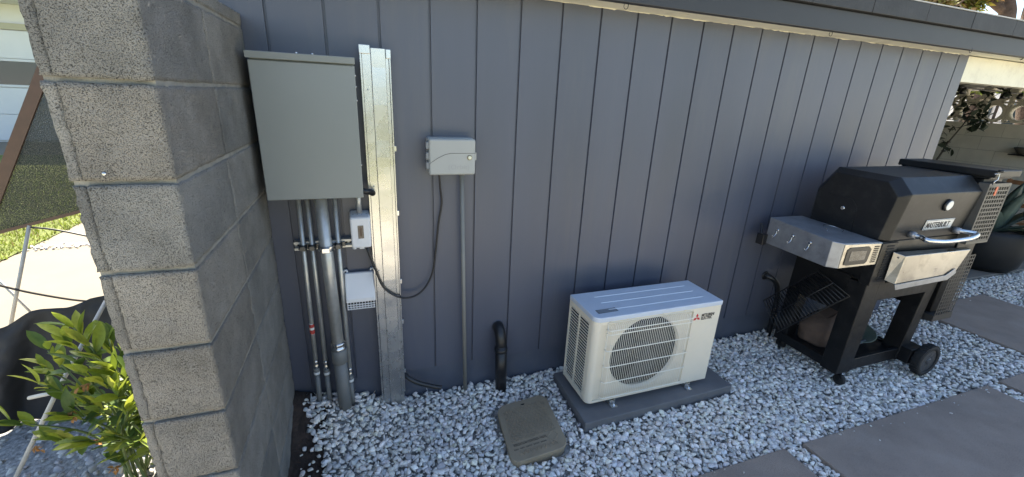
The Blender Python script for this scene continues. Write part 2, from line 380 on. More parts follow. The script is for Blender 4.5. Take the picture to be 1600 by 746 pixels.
# ------------------------------------------------------------------ electrical panel
pn = thing('electrical_panel', (-.28, 0, 1.17), 'tall flat grey metal electrical cabinet mounted on the siding beside the block wall', 'electrical panel')
x0, x1, z0, z1, yd = -.456, -.104, 1.178, 1.708, -.17
mb = MB(); mb.box(x0+.006, x1-.004, yd+.012, -.0, z0+.003, z1-.012); mb.build('body', GRAYBOX, pn, bevel=.003)
mb = MB(); mb.box(x0+.001, x1-.001, yd, yd+.014, z0, z1-.026); mb.build('cover', GRAYBOX, pn, bevel=.003)
mb = MB(); mb.hexa([(x0-.004,yd-.010,z1-.022),(x1+.001,yd-.010,z1-.022),(x1+.001,0,z1-.010),(x0-.004,0,z1-.010),(x0-.004,yd-.012,z1+.002),(x1+.001,yd-.012,z1+.002),(x1+.001,0,z1+.012),(x0-.004,0,z1+.012)])
mb.build('rain_lip', GRAYBOX, pn, bevel=.002)
for xx in (-.31, -.255):
    mb = MB(); mb.lathe((xx, -.05, z1+.008), [(.006,0),(.006,.006),(.003,.009)], 10); mb.build('screw', CHROME, pn)
for zz in (z1-.06, z1-.1, z1-.15, z0+.13):
    mb = MB(); mb.lathe((x1-.003, yd+.03, zz), [(.004,0),(.004,.003),(.002,.005)], 10, (1,0,0)); mb.build('screw', CHROME, pn)
# ------------------------------------------------------------------ duct
du = thing('wireway_duct', (-.02, 0, .03), 'long shiny galvanised metal duct running up the siding from the gravel', 'metal duct')
def slant(mb, xa, xb, ya, yb, za, zb, dx):  # box leaning slightly
    mb.hexa([(xa+dx,ya,za),(xb+dx,ya,za),(xb+dx,yb,za),(xa+dx,yb,za),(xa,ya,zb),(xb,ya,zb),(xb,yb,zb),(xa,yb,zb)])
mb = MB(); slant(mb, -.076, .028, -.052, -.001, .03, 1.755, .002); mb.build('channel', GALV, du, bevel=.0015)
mb = MB(); n = 24     # removable cover, slightly wavy
V = []
for i in range(n+1):
    z = .028 + (1.758-.028)*i/n; wv = .0009*math.sin(i*1.7)
    V.append([mb.v((xx+wv*.5, yy+wv, z)) for xx, yy in ((-.043,-.0525),(-.041,-.0575),(.014,-.0575),(.016,-.0525))])
for i in range(n):
    for k in range(3): mb.bm.faces.new([V[i][k], V[i][k+1], V[i+1][k+1], V[i+1][k]])
mb.bm.faces.new(V[-1]); mb.bm.faces.new(list(reversed(V[0])))
mb.build('cover', GALV, du, bevel=.001)
mb = MB(); mb.box(-.084, -.0765, -.056, -.002, .06, 1.752); mb.build('flange', GALV, du, bevel=.001)
mb = MB(); mb.box(.0285, .0345, -.057, -.002, .1, 1.735); mb.build('flange', GALV, du, bevel=.001)
mb = MB(); mb.box(-.086, -.044, -.060, -.050, 1.735, 1.768)
mb.build('end_clip', GALV, du, bevel=.002); mb = MB(); mb.box(.0165, .036, -.060, -.050, 1.722, 1.757); mb.build('end_clip', GALV, du, bevel=.002)
for zz in (.50, .72, 1.06, 1.35, .21):
    mb = MB(); mb.box(.033, .043, -.05, -.02, zz, zz+.025); mb.build('tab', CHROME, du, bevel=.002)
for zz in (.14, .44, .8, 1.2, 1.6): mb = MB(); mb.lathe((-.06, -.052, zz), [(.0035,0),(.0035,.002),(.001,.003)], 10, (0,-1,0)); mb.build('screw', CHROME, du)
# ------------------------------------------------------------------ conduits
def conduit(xt, xb, y, zt, zb, r, zc, label, big=False):
    t = thing('conduit', (xb, y, zb-.05), label, 'conduit')
    X = lambda z: xb + (xt-xb)*(z-zb)/(zt-zb)
    mb = MB(); mb.cyl((X(zt),y,zt), (X(zc),y,zc), r, 18); mb.build('steel_pipe', PIPE, t)
    k = r/.0098
    mb = MB(); mb.lathe((X(zc),y,zc-.012*k**.4), [(r*1.12,0),(r*1.32,.004),(r*1.32,.016),(r*1.1,.02),(r*1.1,.026),(r*1.28,.03),(r*1.28,.040),(r*1.05,.044)], 18 if big else 8); mb.build('compression_coupling', CHROME, t)
    mb = MB(); hh = .075 if big else .04
    mb.lathe((X(zc-hh),y,zc-.012-hh), [(r*1.2,0),(r*1.38,.002),(r*1.38,hh-.004),(r*1.2,hh)], 18); mb.build('adapter', PVC, t)
    if not big:
        mb = MB(); mb.lathe((X(zc-.05),y,zc-.045), [(r*1.41,0),(r*1.43,.001),(r*1.43,.012),(r*1.41,.013)], 18); mb.build('adapter_label', STICKW, t)
    mb = MB(); mb.cyl((X(zc-.05),y,zc-.05), (X(zb)-.001,y,zb-.06), r*1.2, 18); mb.build('plastic_riser', PVC, t)
    return t
c1 = conduit(-.364, -.376, -.05, 1.185, .14, .0098, .335, 'thin steel conduit nearest the block wall, with a red and white sticker')
mb = MB(); mb.lathe((-.372,-.05,.51), [(.0099,0),(.0104,.001),(.0104,.055),(.0099,.056)], 18); mb.build('sticker', STICKW, c1)
mb = MB(); mb.lathe((-.3719,-.05,.512), [(.0104,0),(.0107,.001),(.0107,.02),(.0104,.021)], 18); mb.lathe((-.3719,-.05,.545), [(.0104,0),(.0107,.001),(.0107,.016),(.0104,.017)], 18); mb.build('sticker_stripe', STICKR, c1)
conduit(-.331, -.331, -.05, 1.185, .13, .0098, .325, 'second thin steel conduit from the block wall, left of the thick one')
conduit(-.278, -.259, -.075, 1.19, .09, .0255, .44, 'thick steel conduit rising from the gravel to the grey cabinet', True)
conduit(-.2245, -.2265, -.05, 1.185, .13, .0098, .262, 'thin steel conduit between the thick one and the white vent cover')
t = thing('conduit_stub', (-.127,-.05,1.07), 'short steel conduit stub joining the grey cabinet to the white surge box', 'conduit')
mb = MB(); mb.cyl((-.1275,-.05,1.185), (-.1275,-.05,1.085), .011, 16); mb.build('steel_pipe', PIPE, t)
mb = MB(); mb.lathe((-.1275,-.05,1.165), [(.013,0),(.016,.003),(.016,.012),(.013,.015)], 12); mb.build('lock_ring', CHROME, t)
st = thing('strut_channel', (-.29,-.01,.93), 'horizontal slotted steel strut channel clamping the conduits to the siding', 'strut channel')
mb = MB(); mb.box(-.405, -.165, -.012, -.001, .92, .958); mb.box(-.405,-.165,-.034,-.012,.92,.9235); mb.box(-.405,-.165,-.034,-.012,.9545,.958)
mb.box(-.405,-.165,-.0345,-.030,.9236,.930); mb.box(-.405,-.165,-.0345,-.030,.948,.9544); mb.build('channel', PIPE, st)
for xx in (-.395,-.355,-.305,-.245,-.205,-.18): mb = MB(); mb.box(xx, xx+.016, -.0128, -.0122, .932, .946); mb.build('slot', BLACKD, st)
for xx, r in ((-.368,.0125),(-.331,.0125),(-.273,.030),(-.2253,.0125)):
    yy = -.075 if r > .02 else -.05; mb = MB()
    mb.lathe((xx,yy,.927), [(r,0),(r+.004,.001),(r+.004,.023),(r,.024)], 18); mb.box(xx-r*.3-.006, xx+r*.3+.006, yy-r-.016, yy-r+.002, .929, .949)
    mb.box(xx+r*.3+.002, xx+r+.016, -.042, -.034, .928, .95)
    mb.cyl((xx-.016,yy-r-.01,.939),(xx+.016,yy-r-.01,.939),.003,8)
    mb.build('pipe_clamp', CHROME if r > .02 else mat('dark clamp', (.10,.10,.10), .4, .8), st, bevel=.001)
# white surge box
wb = thing('surge_box', (-.127, 0, .92), 'small white plastic box with a dark window above the vent cover', 'surge protector')
mb = MB(); mb.hexa([(-.168,-.088,.93),(-.086,-.088,.93),(-.084,-.004,.93),(-.170,-.004,.93),(-.170,-.088,1.07),(-.084,-.088,1.07),(-.084,-.004,1.085),(-.170,-.004,1.085)])
mb.build('body', WHITEP, wb, bevel=.008, seg=3)
mb = MB(); mb.box(-.139, -.115, -.0895, -.087, .975, 1.035); mb.build('window', GLASSD, wb, bevel=.001)
mb = MB(); mb.box(-.1315,-.1225,-.0905,-.0896,.985,1.025); mb.build('breaker', mat('breaker brown', (.10,.06,.04), .5), wb)
mb = MB(); mb.box(-.137,-.117,-.078,-.06,.922,.932); mb.lathe((-.158,-.075,.924),[(.008,0),(.009,.012)],12); mb.build('bottom_lug', WHITEP, wb, bevel=.001)
mb = MB(); [mb.lathe((-.155+i*.0185,-.05,1.0765),[(.002,0),(.002,.0014)],8) for i in range(4)]; mb.build('top_hole', BLACKD, wb)
# vent cover
vh = thing('vent_cover', (-.15, 0, .62), 'white plastic hooded vent cover with a slatted bottom, below the surge box', 'vent cover')
vx0, vx1 = -.214, -.084
mb = MB(); mb.prism([(vx0,-.002,.785),(vx0,-.03,.79),(vx0,-.072,.675),(vx0,-.072,.655),(vx0,-.002,.655)][::-1], (vx1-vx0,0,0)); mb.build('hood', WHITEP, vh, bevel=.006, seg=3)
mb = MB()
for i in range(10):
    xx = vx0+.006+i*.0129; mb.box(xx-.0015, xx+.0015, -.07, -.06, .622, .655)
for zz in (.622, .633, .644): mb.box(vx0+.004, vx1-.004, -.0705, -.0655, zz-.0015, zz+.0015)
mb.build('bottom_grille', WHITEP, vh)
mb = MB(); mb.box(vx0+.008, vx1-.008, -.05, -.003, .625, .652); mb.build('dark_core', BLACKD, vh)
for xx in (vx0+.006, vx1-.006):
    mb = MB(); mb.lathe((xx,-.003,.792),[(.011,0),(.011,.012),(.008,.014)],14,(0,-1,0)); mb.build('mount_ear', WHITEP, vh)
    mb = MB(); mb.lathe((xx,-.0165,.792),[(.004,0),(.004,.002)],10,(0,-1,0)); mb.build('screw', BLACKP, vh)
# black whip from the panel corner into the duct
mb = MB(); P = bez([(-.118,-.10,1.196),(-.095,-.105,1.19),(-.075,-.085,1.182),(-.066,-.055,1.17)], 10)
mb.tube(P, [.011+.0022*(i%2) for i in range(len(P))], 12)
t = solo(mb, 'black_whip', BLACKP, 'short ribbed black cable whip between the grey cabinet and the duct', 'cable', (-.09,-.09,1.19))
# metal flex at bottom
mb = MB(); P = bez([at(630,583,1,-.03), at(640,592,1,-.06), at(655,599,1,-.07), at(676,604,1,-.07), at(690,606,1,-.08)], 14)
mb.tube(P, [.011+.002*(i%2) for i in range(len(P))], 12)
solo(mb, 'flexible_conduit', mat('flex metal', (.05,.05,.05), .4, .6), 'ribbed metal flexible conduit leaving the foot of the duct into the gravel', 'conduit', (.08,-.05,.1))
# cord
cu = [(573,388,.078),(588,425,.075),(600,450,.072),(622,464,.068),(645,464,.05),(664,450,.035),(676,425,.025),(681,390,.02),(685,350,.02),(690,318,.02),(688,295,.03),(686,268,.04)]
mb = MB(); mb.tube(bez([at(u,v,1,-d) for u,v,d in cu], 6), .0048, 8)
solo(mb, 'power_cord', CORD, 'thin black cord looping from the surge box up to the small grey controller', 'cord', at(645,464,1,-.04))
# ------------------------------------------------------------------ irrigation controller
ic = thing('irrigation_controller', (.285,0,1.24), 'small light grey irrigation controller box with a round lock on the siding', 'controller')
mb = MB(); mb.box(.176, .386, -.06, -.002, 1.252, 1.413); mb.build('case', CTLM, ic, bevel=.010, seg=3)
mb = MB(); mb.box(.178, .390, -.084, -.0605, 1.249, 1.410); mb.build('door', CTLM, ic, bevel=.010, seg=4)
mb = MB(); P = [(.180,-.0845,1.302),(.215,-.0845,1.325),(.250,-.0845,1.342),(.275,-.0845,1.3475),(.390,-.0845,1.3475)]
mb.tube([Vector(p) for p in P], .0009, 6); mb.build('door_seam', INK, ic)
mb = MB(); mb.lathe((.361,-.0842,1.328),[(.0115,0),(.0115,.002),(.009,.003)],18,(0,-1,0)); mb.build('lock_bezel', mat('dull brass', (.30,.26,.15), .4, .5), ic)
mb = MB(); mb.lathe((.361,-.087,1.328),[(.0078,0),(.0078,.003),(.005,.0035)],16,(0,-1,0)); mb.build('lock_core', mat('cream nylon', (.75,.72,.55), .4), ic)
for zz in (1.277, 1.320, 1.365):
    mb = MB(); mb.box(.166, .179, -.078, -.05, zz, zz+.03); mb.build('hinge', mat('hinge grey', (.19,.2,.21), .5), ic, bevel=.003)
mb = MB(); mb.box(.388,.3945,-.08,-.062,1.315,1.35); mb.build('latch', CTLM, ic, bevel=.002)
text_mesh('embossed_word', '(Orbit)', .030, mat('emboss grey', (.31,.315,.305), .5), ic, (.262,-.0842,1.276), (1,0,0), (0,0,1), ext=.0005, xscale=1.15)
t = thing('controller_conduit', (.36,-.035,.0), 'tan grey plastic conduit dropping from the small controller into the gravel', 'conduit')
mb = MB(); mb.cyl((.336,-.035,1.256), (.364,-.035,-.02), .0105, 16); mb.build('pipe', PVCT, t)
mb = MB(); mb.lathe((.3365,-.035,1.24),[(.0125,0),(.0135,.002),(.0135,.014)],16); mb.build('collar', PVCT, t)
# drain elbow
t = thing('drain_elbow', (.555,-.06,0), 'black plastic drain pipe elbow coming out of the siding beside the heat pump', 'drain pipe')
mb = MB(); mb.tube(bez([(.552,.02,.385),(.552,-.02,.383),(.552,-.05,.365),(.554,-.066,.325),(.555,-.068,.285)], 6), .031, 18); mb.build('elbow', BLACKP, t)
mb = MB(); mb.cyl((.555,-.068,.30), (.566,-.068,-.02), .032, 18); mb.build('pipe', BLACKP, t)
mb = MB(); mb.lathe((.5555,-.068,.262),[(.033,0),(.0365,.002),(.0365,.02),(.033,.022)],18); mb.build('collar', BLACKP, t)
mb = MB(); mb.lathe((.552,-.001,.385),[(.034,0),(.034,.003),(.028,.006)],20,(0,-1,0)); mb.build('wall_flange', TRIM, t)
t = thing('refrigerant_elbow', (2.6,-.04,.42), 'black pipe elbow leaving the siding behind the barbecue side table', 'drain pipe')
mb = MB(); mb.tube(bez([(2.53,.015,.485),(2.535,-.02,.485),(2.56,-.045,.47),(2.60,-.05,.43),(2.63,-.05,.36),(2.645,-.05,.28),(2.65,-.05,0)], 6), .018, 14); mb.build('pipe', BLACKP, t)
mb = MB(); mb.lathe((2.53,-.001,.485),[(.033,0),(.033,.004),(.026,.006)],18,(0,-1,0)); mb.build('wall_flange', BLACKP, t)

# ------------------------------------------------------------------ heat pump
padc = [(.880,-.487),(1.872,-.462),(1.872,-.04),(.900,-.06)]
mb = MB(); mb.hexa([(x,y,-.02) for x,y in padc]+[(x,y,.043) for x,y in padc])
solo(mb, 'equipment_pad', PADM, 'flat dark grey plastic pad under the heat pump', 'equipment pad', (1.37,-.27,0), bevel=.005)
ax, ay, az, aw, adp, ah = .930, -.392, .072, .797, .275, .514
hp = thing('heat_pump', (ax+aw/2, ay+adp/2, az-.025), 'cream outdoor heat pump unit with wire fan guard on a grey pad', 'heat pump')
X = lambda f: ax+f*aw
Z = lambda f: az+f*ah
def plate_hole(mb, x0, x1, z0, z1, y, cx, cz, r, n=64, th=.02):
    ang = sorted(set([2*math.pi*i/n for i in range(n)] + [math.atan2(b-cz, a-cx) % (2*math.pi) for a in (x0,x1) for b in (z0,z1)]))
    inner = []; outer = []; back = []
    for a in ang:
        c, s_ = math.cos(a), math.sin(a); inner.append(mb.v((cx+r*c, y, cz+r*s_))); back.append(mb.v((cx+(r-.006)*c, y+th, cz+(r-.006)*s_)))
        t = min([(x1-cx)/c if c > 1e-9 else 1e9, (x0-cx)/c if c < -1e-9 else 1e9, (z1-cz)/s_ if s_ > 1e-9 else 1e9, (z0-cz)/s_ if s_ < -1e-9 else 1e9])
        outer.append(mb.v((cx+t*c, y, cz+t*s_)))
    m = len(ang)
    for i in range(m):
        j = (i+1) % m; mb.bm.faces.new([outer[i], outer[j], inner[j], inner[i]]); f = mb.bm.faces.new([inner[i], inner[j], back[j], back[i]]); f.smooth = True
fcx, fcz, fr = X(.425), Z(.49), .219
mb = MB(); plate_hole(mb, X(.045), X(.765), az+.012, az+ah-.045, ay+.011, fcx, fcz, fr)
mb.build('fan_shroud', WARMW, hp)
mb = MB()  # front casing, wraps round the left corner with a soft radius
mb.box(X(.7652), X(1), ay, ay+.05, az, az+ah-.028)
mb.box(X(.045), X(.765), ay, ay+.012, az+ah-.0448, az+ah-.028); mb.box(X(.045), X(.765), ay, ay+.012, az, az+.0118)
rr = .034; pts = [(X(.0448), ay)] + [(ax+rr-rr*math.cos(a), ay+rr-rr*math.sin(a)) for a in [R(90-10*i) for i in range(10)]]
pts += [(ax, ay+.048), (ax+.004, ay+.048), (ax+.004, ay+.04), (X(.0448), ay+.012)]
mb.prism([(p[0], p[1], az) for p in pts], (0,0,ah-.028))
mb.build('front_casing', WARMW, hp, bevel=.002)
mb = MB(); mb.box(ax+.022, ax+aw-.006, ay+.075, ay+adp-.005, az+.01, az+ah-.03); mb.build('inner_chassis', BLACKD, hp)
mb = MB(); mb.box(ax+aw-.003, ax+aw, ay+.0505, ay+adp, az, az+ah-.028); mb.box(ax+.05, ax+aw-.0035, ay+adp-.003, ay+adp, az, az+ah-.028); mb.box(ax+.004, ax+aw-.004, ay+.014, ay+adp-.004, az+.001, az+.008)
mb.build('rear_casing', WARMW, hp, bevel=.001)
mb = MB()   # louvred left side
y0, y1 = ay+.0485, ay+adp
mb.box(ax, ax+.006, y0, y0+.010, az, az+ah-.028); mb.box(ax, ax+.006, y1-.014, y1, az, az+ah-.028); mb.box(ax, ax+.006, (y0+y1)/2-.008, (y0+y1)/2+.004, az, az+ah-.028)
mb.box(ax+.0005, ax+.006, y0, y1, az, az+.030); mb.box(ax+.0005, ax+.006, y0, y1, az+ah-.055, az+ah-.028)
nl = 25
for i in range(nl):
    zz = az+.037+i*(ah-.098)/(nl-1); mb.hexa([(ax+.001,y0+.008,zz-.0028),(ax+.001,y1-.01,zz-.0028),(ax+.005,y1-.01,zz-.0025),(ax+.005,y0+.008,zz-.0025),(ax+.001,y0+.008,zz-.0005),(ax+.001,y1-.01,zz-.0005),(ax+.005,y1-.01,zz+.001),(ax+.005,y0+.008,zz+.001)])
mb.build('side_louver', WARMW, hp)
mb = MB(); tz = az+ah
pts = [(ax-.003, ay+.07), (ax-.003, ay+adp+.002), (ax+aw+.003, ay+adp+.002), (ax+aw+.003, ay-.004), (ax+rr, ay-.004)] + [(ax+rr-(rr+.003)*math.cos(a), ay+rr-(rr+.003)*math.sin(a)) for a in [R(80-10*i) for i in range(9)]]
mb.prism([(p[0], p[1], tz-.0275) for p in pts], (0,0,.0275)); mb.build('top_panel', mat('sky lit top paint', (.56,.60,.66), .35, var=.03, vscale=4, dirt=(.5,.5,.5), dscale=9, damt=.3), hp, bevel=.005, seg=3)  # casing paint with the sky's blue light put into its colour
for k, yy in enumerate((.21, .14, .065)):
    mb = MB(); mb.box(X(.14), X(.90), ay+yy, ay+yy+.005, tz-.001, tz+.0022); mb.build('top_rib', mat('rib paint', (.78,.79,.80), .3), hp, bevel=.001)
mb = MB(); mb.hexa([(.968,-.352,tz-.001),(1.085,-.349,tz-.001),(1.085,-.312,tz-.001),(.968,-.315,tz-.001),(.968,-.352,tz+.0012),(1.085,-.349,tz+.0012),(1.085,-.312,tz+.0012),(.968,-.315,tz+.0012)]); mb.build('rating_label', mat('label grey', (.12,.13,.14), .5), hp)
mb = MB(); [mb.box(.974, 1.079, -.345+i*.007, -.3425+i*.007, tz+.0013, tz+.0017) for i in range(5)]; mb.build('label_print', mat('label print', (.32,.34,.36), .5), hp)
# fan
fan = MB(); 
for b in range(3):
    a0 = b*2*math.pi/3+.3; rings = []
    for i in range(7):
        rr_ = .05+.14*i/6; row = []
        for j in range(9):
            aa = a0 + (j/8)*1.55*(1-.1*i/6) - .25*i/6; row.append(fan.v((fcx+rr_*math.cos(aa), ay+.045+.03*(j/8), fcz+rr_*math.sin(aa))))
        rings.append(row)
    for i in range(6):
        for j in range(8): f = fan.bm.faces.new([rings[i][j], rings[i][j+1], rings[i+1][j+1], rings[i+1][j]]); f.smooth = True
fan.lathe((fcx, ay+.075, fcz), [(.055,0),(.055,.03),(.045,.045),(.0,.05)], 24, (0,-1,0))
fan.build('fan', mat('fan grey', (.02,.02,.022), .45), hp)
# guard
mb = MB(); gx0, gx1, gz0, gz1, gy = X(.095), X(.735), Z(.055), Z(.925), ay-.026
wires = 44
for i in range(wires+1):
    xx = gx0+(gx1-gx0)*i/wires
    top = gz1 - (.0 if 2 < i < wires-2 else .012)
    P = [(xx, ay-.001, gz0), (xx, gy+.006, gz0+.004), (xx, gy, gz0+.014), (xx, gy, top-.03), (xx, gy+.01, top-.008), (xx, ay-.001, top)]
    if i in (0, wires): P = [(xx, ay-.004, gz0+.01), (xx, ay-.004, gz1-.01)]
    mb.tube(P, .00125, 5)
mb.build('guard_wires', mat('guard coating', (.85,.81,.70), .35), hp)
mb = MB()
for zz in (gz0+.014, gz0+.11, gz0+.205, gz0+.30, gz0+.395, gz1-.03):
    mb.tube([(gx0-.008, ay-.001, zz), (gx0-.003, gy+.002, zz), (gx0+.01, gy-.0005, zz), (gx1-.01, gy-.0005, zz), (gx1+.003, gy+.002, zz), (gx1+.006, ay-.001, zz)], .0024, 6)
mb.tube([(gx0-.004, ay-.003, gz0-.004), (gx1+.004, ay-.003, gz0-.004), (gx1+.004, ay-.003, gz1+.004), (gx0-.004, ay-.003, gz1+.004)], .002, 6, closed=True)
mb.build('guard_frame', MATS['guard coating'], hp)
for xx, zz in [(q_, gz1+.012) for q_ in (gx0+.01, gx0+.11, gx0+.33, gx1-.04)] + [(q_, gz0-.013) for q_ in (gx0+.03, gx1-.01)]:
    mb = MB(); mb.lathe((xx, ay-.0005, zz), [(.005,0),(.005,.004),(.003,.006)], 10, (0,-1,0)); mb.build('guard_clip', WARMW, hp)
lg = at(1089, 497, 1, ay-.0008)      # three diamonds
mb = MB(); d = .0150
for a in (90, 210, 330):
    ca, sa = math.cos(R(a)), math.sin(R(a)); px_, pz_ = -sa, ca
    pts = [(0,0),(ca*d*.866+px_*d*.5, sa*d*.866+pz_*d*.5),(ca*d*1.732, sa*d*1.732),(ca*d*.866-px_*d*.5, sa*d*.866-pz_*d*.5)]
    mb.prism([(lg.x+u, ay-.0012, lg.z+v) for u, v in pts], (0,.001,0))
mb.build('logo_diamonds', RED, hp)
text_mesh('logo_word', 'MITSUBISHI', .0235, INK, hp, (lg.x+.030, ay-.0008, lg.z+.003), (1,0,0), (0,0,1), ext=.0004, bold=.0007, xscale=.74)
text_mesh('logo_word', 'ELECTRIC', .0235, INK, hp, (lg.x+.030, ay-.0008, lg.z-.0165), (1,0,0), (0,0,1), ext=.0004, bold=.0007, xscale=.74)
for xx in (X(.2), X(.83)):
    mb = MB(); mb.box(xx-.018, xx+.018, ay-.035, ay+adp+.02, az-.028, az-.023); mb.box(xx-.018, xx-.014, ay-.01, ay+adp, az-.0229, az); mb.box(xx+.014, xx+.018, ay-.01, ay+adp, az-.0229, az); mb.box(xx-.0139, xx+.0139, ay-.01, ay-.006, az-.0229, az)
    f = mb.build('foot', GALV, hp, bevel=.001)
    mb = MB(); mb.lathe((xx, ay-.022, az-.023), [(.010,0),(.010,.002),(.006,.003),(.006,.010),(.003,.011)], 8); mb.build('foot_bolt', CHROME, f)

# ------------------------------------------------------------------ valve box lid
vc = [(.444,-.604),(.744,-.581),(.776,-.202),(.484,-.233)]; VZ = .012
def vmap(a, b, z):
    p = (1-a)*(1-b)*Vector(vc[0]) + a*(1-b)*Vector(vc[1]) + a*b*Vector(vc[2]) + (1-a)*b*Vector(vc[3])
    return (p.x, p.y, z)
vb = thing('valve_box', (.61,-.405,0), 'olive grey plastic irrigation valve box lid lying in the gravel', 'valve box')
def rrect(r, inset=0, n=6):
    out = []; r2 = r*.8
    for cx, cy, a0 in ((1-r,r2,-90),(1-r,1-r2,0),(r,1-r2,90),(r,r2,180)):
        for i in range(n+1):
            a = R(a0+90*i/n); out.append((cx+(r-inset)*math.cos(a), cy+(r2-inset*.8)*math.sin(a)))
    return out
mb = MB(); mb.prism([vmap(a,b,-.02) for a,b in rrect(.17, .02)], (0,0,.028)); mb.build('box_rim', VALVE, vb)
mb = MB(); mb.prism([vmap(a,b,VZ) for a,b in rrect(.17)], (0,0,.022)); lid = mb.build('lid', VALVE, vb, bevel=.004, seg=3)
LZ = VZ+.0222; mb = MB()
def bar(mb, p, q, wd=.0042, h=.0028):
    p = Vector((*p,)); q = Vector((*q,)); A = Vector(vmap(p.x,p.y,LZ)); B = Vector(vmap(q.x,q.y,LZ)); n = (B-A).cross(Vector((0,0,1))).normalized()*wd/2
    mb.hexa([A-n,B-n,B+n,A+n,A-n*.6+Vector((0,0,h)),B-n*.6+Vector((0,0,h)),B+n*.6+Vector((0,0,h)),A+n*.6+Vector((0,0,h))])
def clip(p, q, x0, x1, y0, y1):
    d = q-p; t0, t1 = 0, 1
    for pp, qq in ((-d.x,p.x-x0),(d.x,x1-p.x),(-d.y,p.y-y0),(d.y,y1-p.y)):
        if abs(pp) < 1e-9:
            if qq < 0: return None
            continue
        r_ = qq/pp
        if pp < 0: t0 = max(t0, r_)
        else: t1 = min(t1, r_)
    return (p+d*t0, p+d*t1) if t0 < t1 else None
for k in range(-20, 40):
    for sgn in (1, -1):
        p = Vector((k*.075, -1)); q = p + Vector((sgn*2.2, 3))*1.0
        if sgn < 0: p.x += 1; q.x += 1
        c_ = clip(p, q, .10, .90, .31, .88)
        if c_ and (c_[1]-c_[0]).length > .02: bar(mb, c_[0], c_[1])
for i in range(9):
    a = .16+i*.075
    bar(mb, (a,.08), (a+.0375,.14)); bar(mb, (a+.0375,.14), (a+.075,.08))
for p, q in (((.78,.14),(.90,.22)),((.90,.22),(.82,.31)),((.82,.31),(.70,.23)),((.70,.23),(.78,.14))): bar(mb, p, q, .004, .002)
mb.build('tread_ribs', VALVE, vb)
A = Vector(vmap(.11,.235,LZ-.0004)); B = Vector(vmap(.7,.235,LZ)); xd = (B-A).normalized(); yd_ = Vector((0,0,1)).cross(xd)
DKV = mat('lid lettering', (.14,.11,.075), .6)
text_mesh('lid_lettering', 'IRRIGATION CONTROL VALVE', .0205, DKV, vb, A, xd, yd_, ext=.0014, xscale=.62)
A = Vector(vmap(.10,.175,LZ-.0004)); mb = MB()
for i in range(22):
    if i in (3, 7, 12, 17): continue
    o = A + xd*(.0078*i); mb.prism([o, o+xd*.005, o+xd*.005+yd_*(.007), o+yd_*.007], (0,0,.0012))
mb.build('lid_marks', DKV, vb)
c_ = Vector(vmap(.5,.93,LZ-.001)); mb = MB(); mb.prism([c_+Vector((.011*math.cos(R(a)),.010*math.sin(R(a))-.004,0)) for a in range(180,361,20)], (0,0,.0016)); mb.build('pull_hole', BLACKD, vb)

# ------------------------------------------------------------------ pavers
def paver(x0, x1, y0, y1, label, z=.012, rot=0.):
    mb = MB(); mb.box(x0, x1, y0, y1, -.03, z)
    solo(mb, 'paver', PAVER, label, 'paver', ((x0+x1)/2,(y0+y1)/2,0), 'large dark square pavers set in the gravel', bevel=.004)
paver(.42, 1.775, -1.75, -.887, 'dark paver at the bottom of the photo, nearest the valve box lid')
paver(1.90, 3.515, -1.75, -.890, 'largest dark paver in the lower right, in front of the barbecue')
paver(3.66, 5.2, -1.75, -.886, 'small visible corner of dark paver at the right edge past the barbecue wheel')
paver(4.32, 5.42, -.80, -.055, 'dark paver behind the barbecue wheel, near the patio slab')
PAV = [(.42,1.775,-1.75,-.887),(1.90,3.515,-1.75,-.890),(3.66,5.2,-1.75,-.886),(4.32,5.42,-.80,-.055)]

# ------------------------------------------------------------------ gravel
nr = np.random.RandomState(3)
hulls = []
for h in range(26):
    bm = bmesh.new()
    for i in range(13):
        v = nr.normal(size=3); v /= np.linalg.norm(v); v *= (1, .86, .62); v *= nr.uniform(.82, 1.08); bm.verts.new(v.tolist())
    res = bmesh.ops.convex_hull(bm, input=bm.verts[:]); bmesh.ops.delete(bm, geom=[e for e in res['geom_interior'] if isinstance(e, bmesh.types.BMVert)], context='VERTS')
    bmesh.ops.bevel(bm, geom=bm.edges[:], offset=.10, segments=1, affect='EDGES')
    bmesh.ops.triangulate(bm, faces=bm.faces[:]); bm.verts.ensure_lookup_table(); bm.verts.index_update()
    hulls.append((np.array([v.co[:] for v in bm.verts], np.float32), np.array([[v.index for v in f.verts] for f in bm.faces], np.int32))); bm.free()
PAL = np.array([(.46,.48,.52),(.38,.41,.46),(.52,.54,.57),(.30,.33,.38),(.57,.58,.59),(.42,.42,.43),(.44,.41,.37),(.22,.235,.27),(.50,.46,.40),(.34,.36,.41)], np.float32)
PW = np.array([.2,.17,.14,.13,.08,.09,.05,.07,.02,.05]); PW /= PW.sum()
